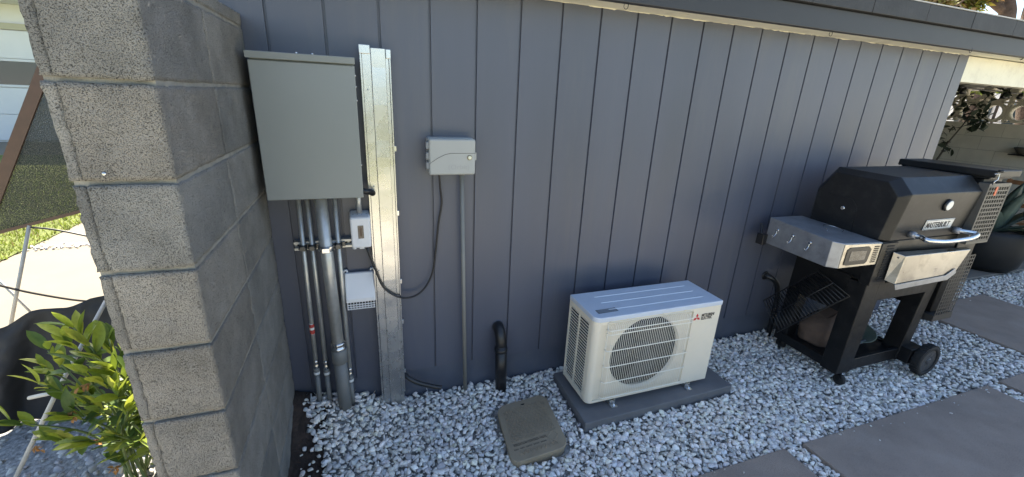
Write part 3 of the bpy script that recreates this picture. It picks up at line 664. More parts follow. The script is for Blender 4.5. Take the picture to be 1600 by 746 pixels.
def stones(name, pos, rad, pal, pw, mul=1.):
    Vs, Fs, Cs = [], [], []; off = 0
    for p, r in zip(pos, rad):
        hv, hf = hulls[nr.randint(len(hulls))]
        a = nr.uniform(0, 2*np.pi); tx, ty = nr.normal(0, .38, 2)
        ca, sa = np.cos(a), np.sin(a); Rz = np.array([[ca,-sa,0],[sa,ca,0],[0,0,1]]); cx, sx = np.cos(tx), np.sin(tx); Rx = np.array([[1,0,0],[0,cx,-sx],[0,sx,cx]])
        cy, sy = np.cos(ty), np.sin(ty); Ry = np.array([[cy,0,sy],[0,1,0],[-sy,0,cy]])
        Vs.append(((hv*r) @ (Rz@Rx@Ry).T.astype(np.float32) + p).astype(np.float32)); Fs.append(hf+off); off += len(hv)
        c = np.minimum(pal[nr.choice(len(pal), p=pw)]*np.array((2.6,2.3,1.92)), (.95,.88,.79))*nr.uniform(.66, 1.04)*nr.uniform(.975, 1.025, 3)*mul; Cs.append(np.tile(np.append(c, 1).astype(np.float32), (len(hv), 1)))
    V = np.concatenate(Vs); F = np.concatenate(Fs); C_ = np.concatenate(Cs)
    return raw_mesh(name, V, F, C_, STONE)
def raw_mesh(name, V, F, C_, m):
    me = bpy.data.meshes.new(name); k = F.shape[1]
    me.vertices.add(len(V)); me.vertices.foreach_set('co', V.astype(np.float32).ravel())
    me.loops.add(F.size); me.loops.foreach_set('vertex_index', F.ravel().astype(np.int32))
    me.polygons.add(len(F)); me.polygons.foreach_set('loop_start', np.arange(0, F.size, k, dtype=np.int32)); me.polygons.foreach_set('loop_total', np.full(len(F), k, np.int32))
    me.update(calc_edges=True)
    if C_ is not None:
        at_ = me.color_attributes.new('Col', 'FLOAT_COLOR', 'POINT'); at_.data.foreach_set('color', C_.astype(np.float32).ravel())
    me.materials.append(m); o = bpy.data.objects.new(name, me); COL.objects.link(o); return o
def inside(x, y, m=0.):
    for a, b, c, d in PAV:
        if a-m < x < b+m and c-m < y < d+m: return True
    if .89-m < x < 1.868+m and -.475-m < y < -.06+m: return True
    if .47-m < x < .755+m and -.585-m < y < -.215+m: return True
    if x < PX1+.01 and x > PX0-.01 and y > PY0-.01: return True
    return False
pos, rad = [], []
def scatter(x0, x1, y0, y1, sp, zl, rmin, rmax, hf, keep=None):
    for j in range(int((y1-y0)/sp)):
        for i in range(int((x1-x0)/sp)):
            x = x0+(i+.5+nr.uniform(-.5,.5))*sp; y = y0+(j+.5+nr.uniform(-.5,.5))*sp
            if keep and not keep(x, y): continue
            r = rmin+(rmax-rmin)*nr.beta(1.6, 3.2)
            if inside(x, y, r*.35): continue
            pos.append((x, y, hf(x, y)+zl+(.026*sm((-.28-x)/.1) if -.5 < x < -.28 else 0)+nr.uniform(-.005,.007))); rad.append(r)
def kr(x, y):
    if x < -.455+.10*sm(-y/.4)+.012*math.sin(y*14)+nr.uniform(-.01,.012): return False
    if y > .005 and x < XW1: return False
    if y > .19 and x > 4.09: return False
    return True
scatter(-.50, 3.2, -1.15, .01, .0250, -.004, .0135, .029, gh, kr)
scatter(-.50, 3.2, -1.15, .01, .027, -.014, .013, .023, gh, kr)
scatter(-.50, 3.0, -1.15, .01, .022, -.008, .006, .010, gh, kr)
scatter(3.2, 6.8, -1.2, .2, .0255, -.005, .0125, .026, gh, kr)
for i in range(46):      # strays on the dirt
    y = nr.uniform(-.75, -.25); x = nr.uniform(-.46, -.37)
    pos.append((x, y, gh(x, y)+.018)); rad.append(nr.uniform(.005,.016))
for i in range(34):
    q_ = PAV[(0,1,1,3)[nr.randint(4)]]; e_ = nr.exponential(.035)
    x = nr.uniform(q_[0], q_[1]); y = q_[3]-.006-e_
    pos.append((x, y, .016)); rad.append(nr.uniform(.003,.009))
gr = stones('gravel', np.array(pos, np.float32), rad, PAL, PW)
tag(gr, 'blue grey and white crushed stone gravel covering the ground along the wall', 'gravel', kind='stuff')
pos, rad = [], []
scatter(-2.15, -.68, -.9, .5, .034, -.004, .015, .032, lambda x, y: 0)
gr = stones('river_rock', np.array(pos, np.float32), rad, PAL, PW, .62)  # shared stone palette, darkened to carry the cloth's shade
tag(gr, 'grey rocks toned darker for shade under the leafy shrub beside the block wall', 'rocks', kind='stuff')
pos, rad = [], []
for i in range(300):
    x = nr.uniform(-3.3, -1.9); pos.append((x, 3.42+.03*x+nr.normal(0,.035), -.035)); rad.append(nr.uniform(.006,.022))
gr = stones('joint_debris', np.array(pos, np.float32), rad, PAL, PW, 1.)
tag(gr, 'line of small pale stones along the joint across the driveway', 'gravel', kind='stuff')

# ------------------------------------------------------------------ lawn blades
n = 26000; bx = nr.uniform(-7.5, -3.28, n); by = 2.3+nr.beta(1, 1.3, n)*6.2
Vv = np.zeros((n,3,3), np.float32); aa = nr.uniform(0, 2*np.pi, n); hh = nr.uniform(.03,.07,n); ww = nr.uniform(.004,.009,n)
Vv[:,0] = np.stack([bx-ww*np.cos(aa), by-ww*np.sin(aa), np.full(n,-.045)],1); Vv[:,1] = np.stack([bx+ww*np.cos(aa), by+ww*np.sin(aa), np.full(n,-.045)],1)
Vv[:,2] = np.stack([bx+nr.normal(0,.02,n), by+nr.normal(0,.02,n), -.045+hh],1)
cc = np.array([(.22,.27,.035)],np.float32)*nr.uniform(.7,1.3,(n,1)) ; dry = nr.rand(n) < .18; cc[dry] = (.26,.20,.09)
o = raw_mesh('grass', Vv.reshape(-1,3), np.arange(n*3).reshape(-1,3), np.repeat(np.hstack([cc, np.ones((n,1))]),3,0), GRASSM)
tag(o, 'bright green sunlit lawn grass beyond the driveway at the left', 'grass', kind='stuff')

# ------------------------------------------------------------------ barbecue
bq = thing('barbecue', (2.9,-.38,0), 'black charcoal barbecue grill cart with stainless side table and front tray', 'barbecue')
YF, YB = -.60, -.155; GX0, GX1 = 2.555, 3.285
# lid: profile in (y,z), bevelled end caps
prof = [(-.602,.938),(-.632,1.205),(-.560,1.283),(-.235,1.288),(-.150,1.15),(-.148,.938)]
ctr = (-.38, 1.08)
def inset(p, k): return (ctr[0]+(p[0]-ctr[0])*k, ctr[1]+(p[1]-ctr[1])*k)
mb = MB(); rings = []
for xx, k in ((GX0,.86),(GX0+.045,1.),(GX1-.045,1.),(GX1,.86)):
    rings.append([mb.v((xx, *(inset(p,k) if i not in (0,5) else (inset(p,k)[0], .938)))) for i, p in enumerate(prof)])
for A, B in zip(rings, rings[1:]):
    for i in range(6): mb.bm.faces.new([A[i], A[(i+1)%6], B[(i+1)%6], B[i]])
mb.bm.faces.new(list(reversed(rings[0]))); mb.bm.faces.new(rings[-1])
hood = mb.build('lid', GRILLT, bq, bevel=.004)
mb = MB(); mb.lathe((GX0-.001, -.35, 1.065), [(.012,0),(.012,.004),(.009,.007)], 16, (-1,0,0)); mb.build('vent_knob', CHROME, hood)
mb = MB(); mb.tube([(GX0-.0005,-.43,.945),(GX0-.0005,-.42,1.09),(GX0-.0005,-.385,1.125),(GX0-.0005,-.25,1.13)], .0018, 6); mb.build('lid_seam', BLACKD, hood)
fy = lambda z: -.602-.03*(z-.938)/(1.205-.938)
nrm = Vector((0,-.267,-.03)).normalized()
gc = Vector((2.956, fy(1.135)-.001, 1.135)); mb = MB(); mb.lathe(gc, [(.034,0),(.034,.008),(.030,.012)], 24, nrm); gg = mb.build('thermometer', BLACKP, hood)
mb = MB(); mb.lathe(gc+nrm*.0121, [(.027,0),(.0275,.0015),(.025,.003)], 24, nrm); mb.build('dial', mat('dial white', (.7,.7,.66), .3), gg)
yx = Vector((0,-.03,.267)).normalized()
pc = Vector((2.842, fy(.985)-.001, .988)); mb = MB()
c8 = [pc, pc+Vector((.262,0,0)), pc+Vector((.262,0,0))+yx*.062, pc+yx*.062]; mb.hexa([p for p in c8]+[p+nrm*.004 for p in c8]); npl = mb.build('name_plate', PLATEM, hood, bevel=.002)
text_mesh('plate_lettering', 'MASTERBUILT', .047, INK, npl, pc+nrm*.0045+yx*.014+Vector((.012,0,0)), (1,0,0), yx, ext=.0005, bold=.0008, xscale=.73)
mb = MB(); mb.tube([c8[0]+nrm*.004+Vector((.004,0,0))+yx*.004, c8[1]+nrm*.004+Vector((-.004,0,0))+yx*.004, c8[2]+nrm*.004+Vector((-.004,0,0))-yx*.004, c8[3]+nrm*.004+Vector((.004,0,0))-yx*.004], .0012, 5, closed=True); mb.build('plate_border', INK, npl)
mL = at(1421,366,1,-.606); mR = at(1490,359,1,-.606)
P = bez([mL, mL+Vector((.012,-.05,-.004)), at(1450,376,1,-.695), at(1474,378,1,-.71), at(1500,375.5,1,-.71), at(1519,372,1,-.705), at(1526,366,1,-.675), mR+Vector((.01,-.03,0)), mR], 6)
mb = MB(); mb.tube(P, .0130, 14); hd = mb.build('handle', CHROME, hood)
for mm in (mL, mR):
    mb = MB(); mb.lathe((mm.x, mm.y, mm.z), [(.019,0),(.019,.02),(.016,.03)], 16, (0,-1,0)); mb.build('handle_ferrule', SATIN, hd)
# firebox body
mb = MB(); mb.box(GX0+.005, GX1-.02, YF+.004, YB, .682, .934); mb.build('firebox', GRILL, bq, bevel=.004)
mb = MB(); mb.box(GX0+.06, GX1-.02, YF+.10, YB-.01, .50, .681); mb.build('ash_tray', BLACKD, bq)
mb = MB(); mb.box(GX0-.012, GX0+.125, YF-.008, YF+.05, .676, .930); vp = mb.build('vent_panel', GRILL, bq, bevel=.003)
mb = MB()
for i in range(14):
    zz = .705+i*.0155; xx = GX0+.035
    mb.box(xx, xx+.060, YF-.0100, YF-.0075, zz, zz+.0090)
mb.build('vent_slots', BLACKD, vp)
# legs
def leg(name, xb, xt, wb, wt, yb, yt, dp, z0, z1):
    mb = MB(); mb.hexa([(xb,yb,z0),(xb+wb,yb,z0),(xb+wb,yb+dp,z0),(xb,yb+dp,z0),(xt,yt,z1),(xt+wt,yt,z1),(xt+wt,yt+dp,z1),(xt,yt+dp,z1)])
    return mb.build('leg', GRILL, bq, bevel=.004)
leg('leg', 2.525, 2.545, .125, .150, YF-.004, YF, .10, .085, .680)
leg('leg', 3.085, 3.15, .085, .090, YF-.004, YF, .10, .085, .680)
leg('leg', 2.545, 2.56, .08, .09, YB-.09, YB-.09, .085, .085, .690)
leg('leg', 3.10, 3.15, .08, .09, YB-.09, YB-.09, .085, .085, .690)
mb = MB(); mb.box(2.65, 3.18, YF-.001, YF+.02, .565, .678); fr_ = mb.build('front_rail', GRILL, bq, bevel=.003)
mb = MB(); mb.box(2.64, 3.10, YF+.002, YF+.025, .09, .168); mb.build('bottom_rail', GRILL, bq, bevel=.003)
mb = MB(); mb.box(2.535, 2.56, YF+.09, YB-.06, .09, .150); mb.box(3.13, 3.155, YF+.09, YB-.06, .09, .15); mb.box(2.6, 3.12, YB-.03, YB-.01, .09, .15); mb.build('side_rail', GRILL, bq, bevel=.002)
mb = MB(); mb.box(2.552, 3.135, YF+.02, YB-.03, .130, .142); mb.build('bottom_shelf', GRILL, bq, bevel=.002)
mb = MB(); mb.box(2.548, 2.556, YF+.095, YB-.09, .46, .70); mb.build('side_panel', GRILL, bq)
# casters & wheels
for xx, yy in ((2.592,-.590),(2.612,-.175)):
    mb = MB(); mb.cyl((xx,yy,.095),(xx,yy,.062),.010,10); mb.box(xx-.016,xx+.016,yy-.018,yy+.018,.058,.064); c_ = mb.build('caster', GRILL, bq)
    mb = MB(); mb.lathe((xx-.011,yy-.006,.034), [(.026,0),(.034,.003),(.034,.019),(.026,.022)], 20, (1,0,0)); mb.build('caster_wheel', RUBBER, c_)
    mb = MB(); mb.hexa([(xx-.015,yy-.012,.03),(xx-.012,yy-.012,.03),(xx-.012,yy+.008,.03),(xx-.015,yy+.008,.03),(xx-.015,yy-.016,.06),(xx-.012,yy-.016,.06),(xx-.012,yy+.014,.06),(xx-.015,yy+.014,.06)]); mb.build('caster_fork', GRILL, c_)
def wheel(cx, y0, y1, cz, r):
    e = bpy.data.objects.new('wheel', None); COL.objects.link(e); e.parent = bq; e.location = Vector((cx,(y0+y1)/2,cz))-Vector(bq.location)
    wd = y1-y0
    mb = MB(); mb.lathe((cx,y1,cz), [(r*.74,0),(r*.95,.0),(r,wd*.15),(r,wd*.85),(r*.95,wd),(r*.74,wd),(r*.72,wd*.9),(r*.72,wd*.1)], 48, (0,-1,0))
    for i in range(34):
        a = 2*math.pi*i/34
        mb.T = Matrix.Translation((cx,(y0+y1)/2,cz)) @ Matrix.Rotation(a, 4, 'Y'); mb.box(r-.001, r+.0035, -wd*.46, wd*.1*(1 if i%2 else 4.5), -.003, .003)
    mb.T = Matrix.Identity(4); mb.build('tyre', RUBBER, e)
    mb = MB(); mb.lathe((cx,y0+wd*.2,cz), [(r*.2,-.01),(r*.2,.006),(r*.12,.010)], 20, (0,-1,0))
    for i in range(5):
        a = 2*math.pi*i/5+.3
        for q in (-.22, .22):
            mb.T = Matrix.Translation((cx,y0+wd*.22,cz)) @ Matrix.Rotation(a, 4, 'Y')
            mb.hexa([(r*.1,-.004,q*r*.3-.004),(r*.74,-.004,q*r-.004),(r*.74,.008,q*r-.004),(r*.1,.008,q*r*.3-.004),(r*.1,-.004,q*r*.3+.004),(r*.74,-.004,q*r+.004),(r*.74,.008,q*r+.004),(r*.1,.008,q*r*.3+.004)])
    mb.T = Matrix.Identity(4)
    mb.lathe((cx,y1-wd*.35,cz), [(r*.72,0),(r*.75,.0),(r*.75,wd*.5),(r*.70,wd*.5)], 40, (0,-1,0)); mb.build('rim', RIMM, e)
wheel(3.215, -.712, -.664, .122, .106); wheel(3.215, -.135, -.087, .122, .106)
mb = MB(); mb.box(3.10, 3.235, -.66, -.58, .09, .19); mb.cyl((3.215,-.70,.122),(3.215,-.09,.122),.010,10); mb.build('axle_bracket', GRILL, bq, bevel=.004)
# side table with control box
tb0, tb1 = [(2.225,-.585,.80),(2.555,-.600,.805),(2.56,-.12,.80),(2.30,-.11,.785)], [(2.225,-.585,.945),(2.555,-.600,.935),(2.56,-.12,.955),(2.30,-.11,.955)]
mb = MB()
def chf(q, k): a, b = Vector(q[0]), Vector(q[3]); c = Vector(q[1]); return [a+(b-a).normalized()*k, a+(c-a).normalized()*k, c, Vector(q[2]), b]
lo_, hi_ = chf(tb0,.04), chf(tb1,.04)
A = [mb.v(p) for p in lo_]; B = [mb.v(p) for p in hi_]; mb.bm.faces.new(list(reversed(A))); mb.bm.faces.new(B)
for i in range(5): mb.bm.faces.new([A[i], A[(i+1)%5], B[(i+1)%5], B[i]])
tbm = mb.build('side_table', SATIN, bq, bevel=.004)
fp = lambda a, b, d=0.: (Vector(tb0[0])*(1-a)+Vector(tb0[1])*a)*(1-b)+(Vector(tb1[0])*(1-a)+Vector(tb1[1])*a)*b + Vector((0,-d,0))
mb = MB(); q = [fp(.13,.02,.0),fp(.985,.02,.0),fp(.985,.97,.0),fp(.13,.97,.0)]; mb.hexa([p+Vector((0,-.004,0)) for p in q]+[p+Vector((0,.002,0)) for p in q]); cpn = mb.build('control_panel', STAIN, tbm, bevel=.002)
mb = MB(); q = [fp(.20,.16,.0045),fp(.26,.12,.0045),fp(.68,.12,.0045),fp(.72,.22,.0045),fp(.74,.74,.0045),fp(.68,.86,.0045),fp(.26,.84,.0045),fp(.20,.74,.0045)]; mb.prism(q, (0,-.003,0)); dsp = mb.build('display', BLACKP, cpn, bevel=.001)
mb = MB(); q = [fp(.28,.3,.0078),fp(.64,.3,.0078),fp(.64,.70,.0078),fp(.28,.70,.0078)]; mb.prism(q, (0,-.001,0)); mb.build('screen', mat('worn lcd', (.06,.057,.05), .2, var=.9, vscale=38), dsp)
mb = MB()
for i in range(9):
    q0 = .14+i*.085; q = [fp(.81,q0,.0045),fp(.92,q0,.0045),fp(.92,q0+.045,.0045),fp(.81,q0+.045,.0045)]; mb.prism(q, (0,-.0008,0))
mb.build('vent_slots', BLACKD, cpn)
for yy in (-.19, -.305, -.425):
    xx = 2.30-(yy+.11)/(-.475)*.075-.002; zz = .895; mb = MB()
    mb.lathe((xx,yy,zz), [(.010,0),(.010,.006),(.007,.009)], 12, (-1,0,0)); mb.tube(bez([(xx-.006,yy,zz-.004),(xx-.012,yy,zz-.03),(xx-.03,yy,zz-.045),(xx-.038,yy,zz-.03)],4), .003, 8)
    mb.build('tool_hook', CHROME, tbm)
mb = MB(); mb.box(2.262,2.298,-.125,-.075,.775,.845); mb.cyl((2.28,-.09,.84),(2.30,-.06,.90),.008,8); mb.build('power_plug', BLACKP, tbm, bevel=.004)
mb = MB(); mb.tube(bez([(2.37,-.42,.955),(2.41,-.36,.97),(2.47,-.37,.965),(2.48,-.43,.958),(2.44,-.45,.953)],5), .0016, 6); mb.build('wire_bit', CHROME, tbm)
# front tray
T = lambda u, v, y: at(u, v, 1, y)
a0, a1 = T(1396,394,-.618), T(1511,386,-.618); b0, b1 = T(1416,401,-.668), T(1517,390,-.668); c1_, c0 = T(1489,430,-.668), T(1398,445,-.668); d0 = T(1381,438,-.618); d1 = T(1474,428,-.618)
mb = MB(); mb.hexa([d0, c0, c1_, d1, a0, b0, b1, a1]); tr = mb.build('front_tray', STAIN, bq, bevel=.0025)
e0, e1, e2 = T(1397,453,-.67), T(1478,437,-.67), T(1492,426,-.67); h0, h1, h2 = T(1396,445,-.67), T(1476,430,-.67), T(1491,419,-.67)
mb = MB(); mb.prism([e0+Vector((0,-.002,0)), e1+Vector((0,-.002,0)), e2+Vector((0,-.002,0)), h2+Vector((0,-.002,0)), h1+Vector((0,-.002,0)), h0+Vector((0,-.002,0))], (0,-.004,0)); mb.build('tray_lip', SATIN, tr, bevel=.001)
mb = MB(); mb.lathe((a0+b0)/2+(d0-a0)*.12, [(.005,0),(.005,.004)], 10, (-1,0,0)); mb.build('tray_bolt', CHROME, tr)
# hopper
hx0, hx1, hy0, hy1 = 3.292, 3.49, -.595, -.20
mb = MB(); mb.box(hx0, hx1, hy0, hy1, .40, 1.268); hop = mb.build('hopper', GRILL, bq, bevel=.004)
mb = MB(); mb.box(hx0-.03, hx1+.03, hy0-.055, hy1+.03, 1.285, 1.325); mb.box(hx0-.015, hx1+.015, hy0-.03, hy1+.015, 1.270, 1.2848); mb.build('hopper_lid', GRILLT, hop, bevel=.005)
def perf(mb_, x0, x1, z0, z1, y, hole=.017, pitch=.025):
    nx, nz = int((x1-x0)/pitch), int((z1-z0)/pitch)
    px_, pz_ = (x1-x0)/nx, (z1-z0)/nz; hl = hole/2
    for i in range(nx+1): mb_.box(x0+i*px_-(px_-hole)/2, x0+i*px_+(px_-hole)/2, y-.002, y, z0, z1)
    for j in range(nz+1): mb_.box(x0+.001, x1-.001, y-.0017, y-.0003, z0+j*pz_-(pz_-hole)/2, z0+j*pz_+(pz_-hole)/2)
mb = MB(); perf(mb, 3.262, 3.462, .905, 1.232, -.642); mb.box(3.250,3.260,-.645,-.597,.885,1.25); mb.box(3.464,3.474,-.645,-.597,.885,1.25); mb.box(3.260,3.464,-.645,-.597,1.236,1.25); mb.box(3.26,3.464,-.645,-.597,.885,.90)
mb.build('heat_guard', HOLEM, hop)
mb = MB(); perf(mb, 3.262, 3.44, .40, .80, -.632); mb.hexa([(3.25,-.635,.36),(3.45,-.635,.36),(3.47,-.5,.34),(3.25,-.5,.34),(3.25,-.635,.40),(3.45,-.635,.40),(3.47,-.5,.40),(3.25,-.5,.40)])
mb.build('heat_guard', mat('dark perforated sheet', (.05,.048,.045), .5, .4), hop)
mb = MB(); p = T(1556,275,-.66); mb.tube([p+Vector((-.02,0,.01)), p+Vector((.005,-.01,.012)), p+Vector((.01,-.01,-.02)), p+Vector((-.012,-.01,-.03)), p+Vector((-.01,-.005,-.05))], .0025, 6); mb.build('lid_latch', CHROME, hop); mb = MB(); mb.lathe(p+Vector((.035,0,.018)), [(.012,0),(.014,.010),(.008,.016)], 12); mb.build('lid_knob', BLACKP, hop)
mb = MB(); p = T(1556,298,-.66); mb.box(p.x-.010,p.x+.010,p.y-.003,p.y,p.z-.03,p.z+.022); mb.build('warning_tag', ORANGE, hop, bevel=.002)
mb = MB(); mb.cyl((2.93,-.47,.50),(2.93,-.47,.36),.005,8); mb.lathe((2.93,-.47,.36),[(.012,0),(.012,.012)],10); mb.build('drain_rod', SATIN, bq)
# wire rack leaning on the side of the cart
rk = thing('grill_grate', (2.47,-.33,.4), 'black wire grill grate leaning against the left side of the barbecue', 'grill grate')
q = [at(1279,423,0,2.50), at(1327,463,0,2.47), at(1214,519,0,2.44), at(1193,470,0,2.49)]   # top, right, bottom, left
mb = MB(); mb.tube([q[0],q[1],q[2],q[3]], .0045, 8, closed=True); mb.build('rim', BLACKP, rk)
mb = MB()
for i in range(1, 22):
    t = i/22; mb.tube([q[3].lerp(q[0],t), q[2].lerp(q[1],t)], .0028, 6)
mb.tube([q[3].lerp(q[2],.5), q[0].lerp(q[1],.5)], .003, 6)
mb.build('bars', BLACKP, rk)
# things on the bottom shelf
mb = MB(); n1, n2 = 26, 14; V = []
for j in range(n2+1):
    row = []
    for i in range(n1):
        a = 2*math.pi*i/n1; tt = j/n2; rr_ = (1-max(0,(tt-.5))**2*2.2)
        rx, ry = .15*rr_, .105*rr_; nn = 1+.10*mnoise.noise(Vector((math.cos(a)*2, math.sin(a)*2, tt*3)))
        row.append(mb.v((2.76+rx*nn*math.copysign(abs(math.cos(a))**.6,math.cos(a)), -.335+ry*nn*math.copysign(abs(math.sin(a))**.6,math.sin(a)), .143+.20*tt*(1+.15*math.cos(a)))))
    V.append(row)
for j in range(n2):
    for i in range(n1): f = mb.bm.faces.new([V[j][i], V[j][(i+1)%n1], V[j+1][(i+1)%n1], V[j+1][i]]); f.smooth = True
mb.bm.faces.new(V[-1]); mb.bm.faces.new(list(reversed(V[0])))
solo(mb, 'charcoal_sack', SACK, 'brown paper sack slumped on the bottom shelf of the barbecue', 'sack', (2.76,-.335,.143))
mb = MB(); c_ = (3.0,-.36,.152); mb.lathe(c_, [(.05,0),(.09,.006),(.135,.035),(.14,.040),(.132,.040),(.085,.012),(.02,.008)], 32)
bmesh.ops.rotate(mb.bm, verts=mb.bm.verts, cent=Vector(c_), matrix=Matrix.Rotation(R(-9),3,'Y') @ Matrix.Rotation(R(6),3,'X'))
solo(mb, 'plate', GREEND, 'dull green dish lying on the bottom shelf of the barbecue', 'dish', c_)
mb = MB(); mb.cyl((2.70,-.50,.152),(2.93,-.47,.158),.006,8); mb.cyl((2.93,-.47,.158),(2.99,-.46,.16),.009,10)
solo(mb, 'tongs_handle', SATIN, 'thin metal rod lying in front of the green dish', 'rod', (2.82,-.48,.15))

# ------------------------------------------------------------------ patio: breeze block wall etc.
BX = 8.5
wl = thing('breeze_block_wall', (BX+.07,1.5,0), 'patio wall of painted blocks topped by round hole breeze blocks', 'wall')
mb = MB(); mo = MB()
for c_ in range(8):
    z0 = .03+c_*.19
    off = .2 if c_ % 2 else 0
    y = .1+off-.4
    while y < 4.6:
        mb.box(BX, BX+.12, max(.1,y)+.002, min(4.6,y+.4)-.002, z0+.002, z0+.188); y += .4
mb.build('blocks', PAINTBLK, wl, bevel=.003)
mo.box(BX+.004, BX+.116, .104, 4.598, 0, 1.545); mo.build('mortar', mat('painted mortar', (.24,.228,.20), .9), wl)
mb = MB(); pit = .272
for row in range(2):
    zc = 1.698+row*pit
    for k in range(-5, 11):
        yc = 1.69+k*pit
        if yc < .2 or yc > 4.5: continue
        n = 28; r0_, r1_ = .098, .130
        ri = [[mb.v((xx, yc+rr_*math.cos(2*math.pi*i/n), zc+rr_*math.sin(2*math.pi*i/n))) for i in range(n)] for xx, rr_ in ((BX,r1_),(BX,r0_),(BX+.1,r0_),(BX+.1,r1_))]
        for a in range(4):
            A, B = ri[a], ri[(a+1)%4]
            for i in range(n): f = mb.bm.faces.new([A[i],A[(i+1)%n],B[(i+1)%n],B[i]]); f.smooth = a in (1,3)
        h = pit/2
        mb.box(BX+.004,BX+.096,yc-h+.001,yc-h+.014,zc-h,zc+h); mb.box(BX+.004,BX+.096,yc+h-.014,yc+h-.001,zc-h,zc+h)
        mb.box(BX+.004,BX+.096,yc-h+.0142,yc+h-.0142,zc-h+.001,zc-h+.013); mb.box(BX+.004,BX+.096,yc-h+.0142,yc+h-.0142,zc+h-.013,zc+h-.001)
mb.build('ring_blocks', PAINTBLK, wl)
sh = solo((lambda m_: (m_.box(BX-.17,BX-.002,.9,1.3,1.145,1.162), m_)[1])(MB()), 'wall_shelf', BLACKP, 'small dark shelf on the patio wall holding the bowl', 'shelf', (BX-.08,1.1,1.15), bevel=.003)
mb = MB(); mb.lathe((BX-.09,1.17,1.163), [(.05,0),(.075,.02),(.115,.075),(.12,.09),(.11,.09),(.07,.03),(.01,.02)], 28)
solo(mb, 'bowl', BOWLM, 'dark clay bowl on the small shelf of the patio wall', 'bowl', (BX-.09,1.17,1.163))
# wooden chair
ch = thing('wooden_chair', (7.2,.62,.035), 'brown wooden patio chair behind the potted agave', 'chair')
mb = MB(); mb.box(7.0,7.42,.42,.86,.46,.49); mb.build('seat', WOODC, ch, bevel=.005)
for xx, yy, zt in ((7.02,.44,.46),(7.38,.44,.46),(7.02,.83,.46),(7.38,.83,.46)):
    mb = MB(); mb.box(xx-.018,xx+.018,yy-.018,yy+.018,.035,.459); mb.build('leg', WOODC, ch, bevel=.003)
mb = MB()
for yy in (.45,.83): mb.box(7.39,7.42,yy-.018,yy+.018,.4905,.92)
mb.box(7.39,7.415,.469,.811,.86,.91); mb.box(7.39,7.415,.469,.811,.60,.65); mb.build('backrest', WOODC, ch, bevel=.003)
mb = MB(); mb.lathe((6.75,.62,.036), [(.09,0),(.13,.08),(.15,.25),(.155,.30),(.14,.30),(.12,.27)], 24)
solo(mb, 'white_planter', WHITEP, 'small white planter glimpsed behind the agave pot', 'planter', (6.75,.62,.036))
# agave
px, py = 6.36, .42
pt = thing('plant_pot', (px,py,.035), 'wide black plant pot holding the agave on the patio slab edge', 'plant pot')
mb = MB(); mb.lathe((px,py,.036), [(.24,0),(.29,.06),(.325,.24),(.325,.40),(.31,.45),(.285,.45),(.28,.41),(.05,.40)], 36); mb.build('pot', mat('black pot', (.007,.007,.007), .6, var=.2, vscale=6), pt)
mb = MB(); mb.lathe((px,py,.435), [(.27,0),(.26,.006),(.1,.012)], 24); mb.build('potting_soil', DIRT, pt)
mb = MB(); NA = 21
for k in range(NA):
    a = 2*math.pi*k/NA*2.4+.3; ln = (.66, .62, .56)[k % 3]; lift = (.45, .85, 1.25)[k % 3] + rng.uniform(-.1,.1); droop = (1.25,.7,.15)[k%3]
    base = Vector((px,py,.45)); dv = Vector((math.cos(a), math.sin(a), 0)); sd_ = Vector((-math.sin(a), math.cos(a), 0)); P = base + dv*.04; el = lift; rows = []
    for i in range(11):
        t = i/10; wd = .072*(math.sin(math.pi*min(1,.18+t*.82)**.8)**.8 if t < 1 else 0)*1.0+.0015
        dirv = dv*math.cos(el)+Vector((0,0,math.sin(el))); nv = -dv*math.sin(el)+Vector((0,0,math.cos(el)))
        th = .014*(1-t)+.003
        rows.append([mb.v(P+sd_*wd+nv*.022*(1-t)), mb.v(P), mb.v(P-sd_*wd+nv*.022*(1-t)), mb.v(P-nv*th)])
        P = P + dirv*ln/10; el -= droop*.30*t*(1.6)
    for i in range(10):
        for j in range(4): f = mb.bm.faces.new([rows[i][j], rows[i][(j+1)%4], rows[i+1][(j+1)%4], rows[i+1][j]]); f.smooth = True
solo(mb, 'agave', AGAVE, 'grey green agave with broad arching leaves in the black pot', 'agave', (px,py,.45))
# leafy plant by the corner
def leafgeo(mb, p, d, up, ln, wd, fold=.3, curl=.2, cols=None, c=None):
    d = d.normalized(); s_ = d.cross(up).normalized(); n_ = s_.cross(d).normalized(); rows = []
    n0 = len(mb.bm.verts)
    for i in range(6):
        t = i/5; ww = wd*math.sin(math.pi*(t*.92+.04))**.8*(1 if t < .98 else .1); c0_ = p + d*ln*t - n_*curl*ln*t*t
        rows.append([mb.v(c0_+s_*ww/2+n_*fold*ww/2), mb.v(c0_), mb.v(c0_-s_*ww/2+n_*fold*ww/2)])
    for i in range(5):
        for j in range(2): f = mb.bm.faces.new([rows[i][j], rows[i][j+1], rows[i+1][j+1], rows[i+1][j]]); f.smooth = True
    if cols is not None: cols += [c]*(18)
def leafobj(mb, cols, name, m, parent):
    o = mb.build(name, m, parent, recalc=False)
    a = o.data.color_attributes.new('Col', 'FLOAT_COLOR', 'POINT'); a.data.foreach_set('color', np.array([(*c, 1) for c in cols], np.float32).ravel()); return o
vn = thing('fig_plant', (5.25,.95,.03), 'dark leafy plant with a bent stem standing at the corner of the siding', 'plant')
sp_ = [Vector((5.2,1.0,.04)), Vector((5.25,.95,.6)), at(1452,262,0,5.5), at(1480,225,0,5.5), at(1505,195,0,5.5), at(1522,170,0,5.5), at(1545,150,0,5.5)]
mb = MB(); mb.tube(bez(sp_, 5), [.012-.0003*i for i in range(31)], 8); mb.build('stem', mat('dark stem', (.03,.025,.018), .8), vn)
mb = MB(); r3 = random.Random(5)
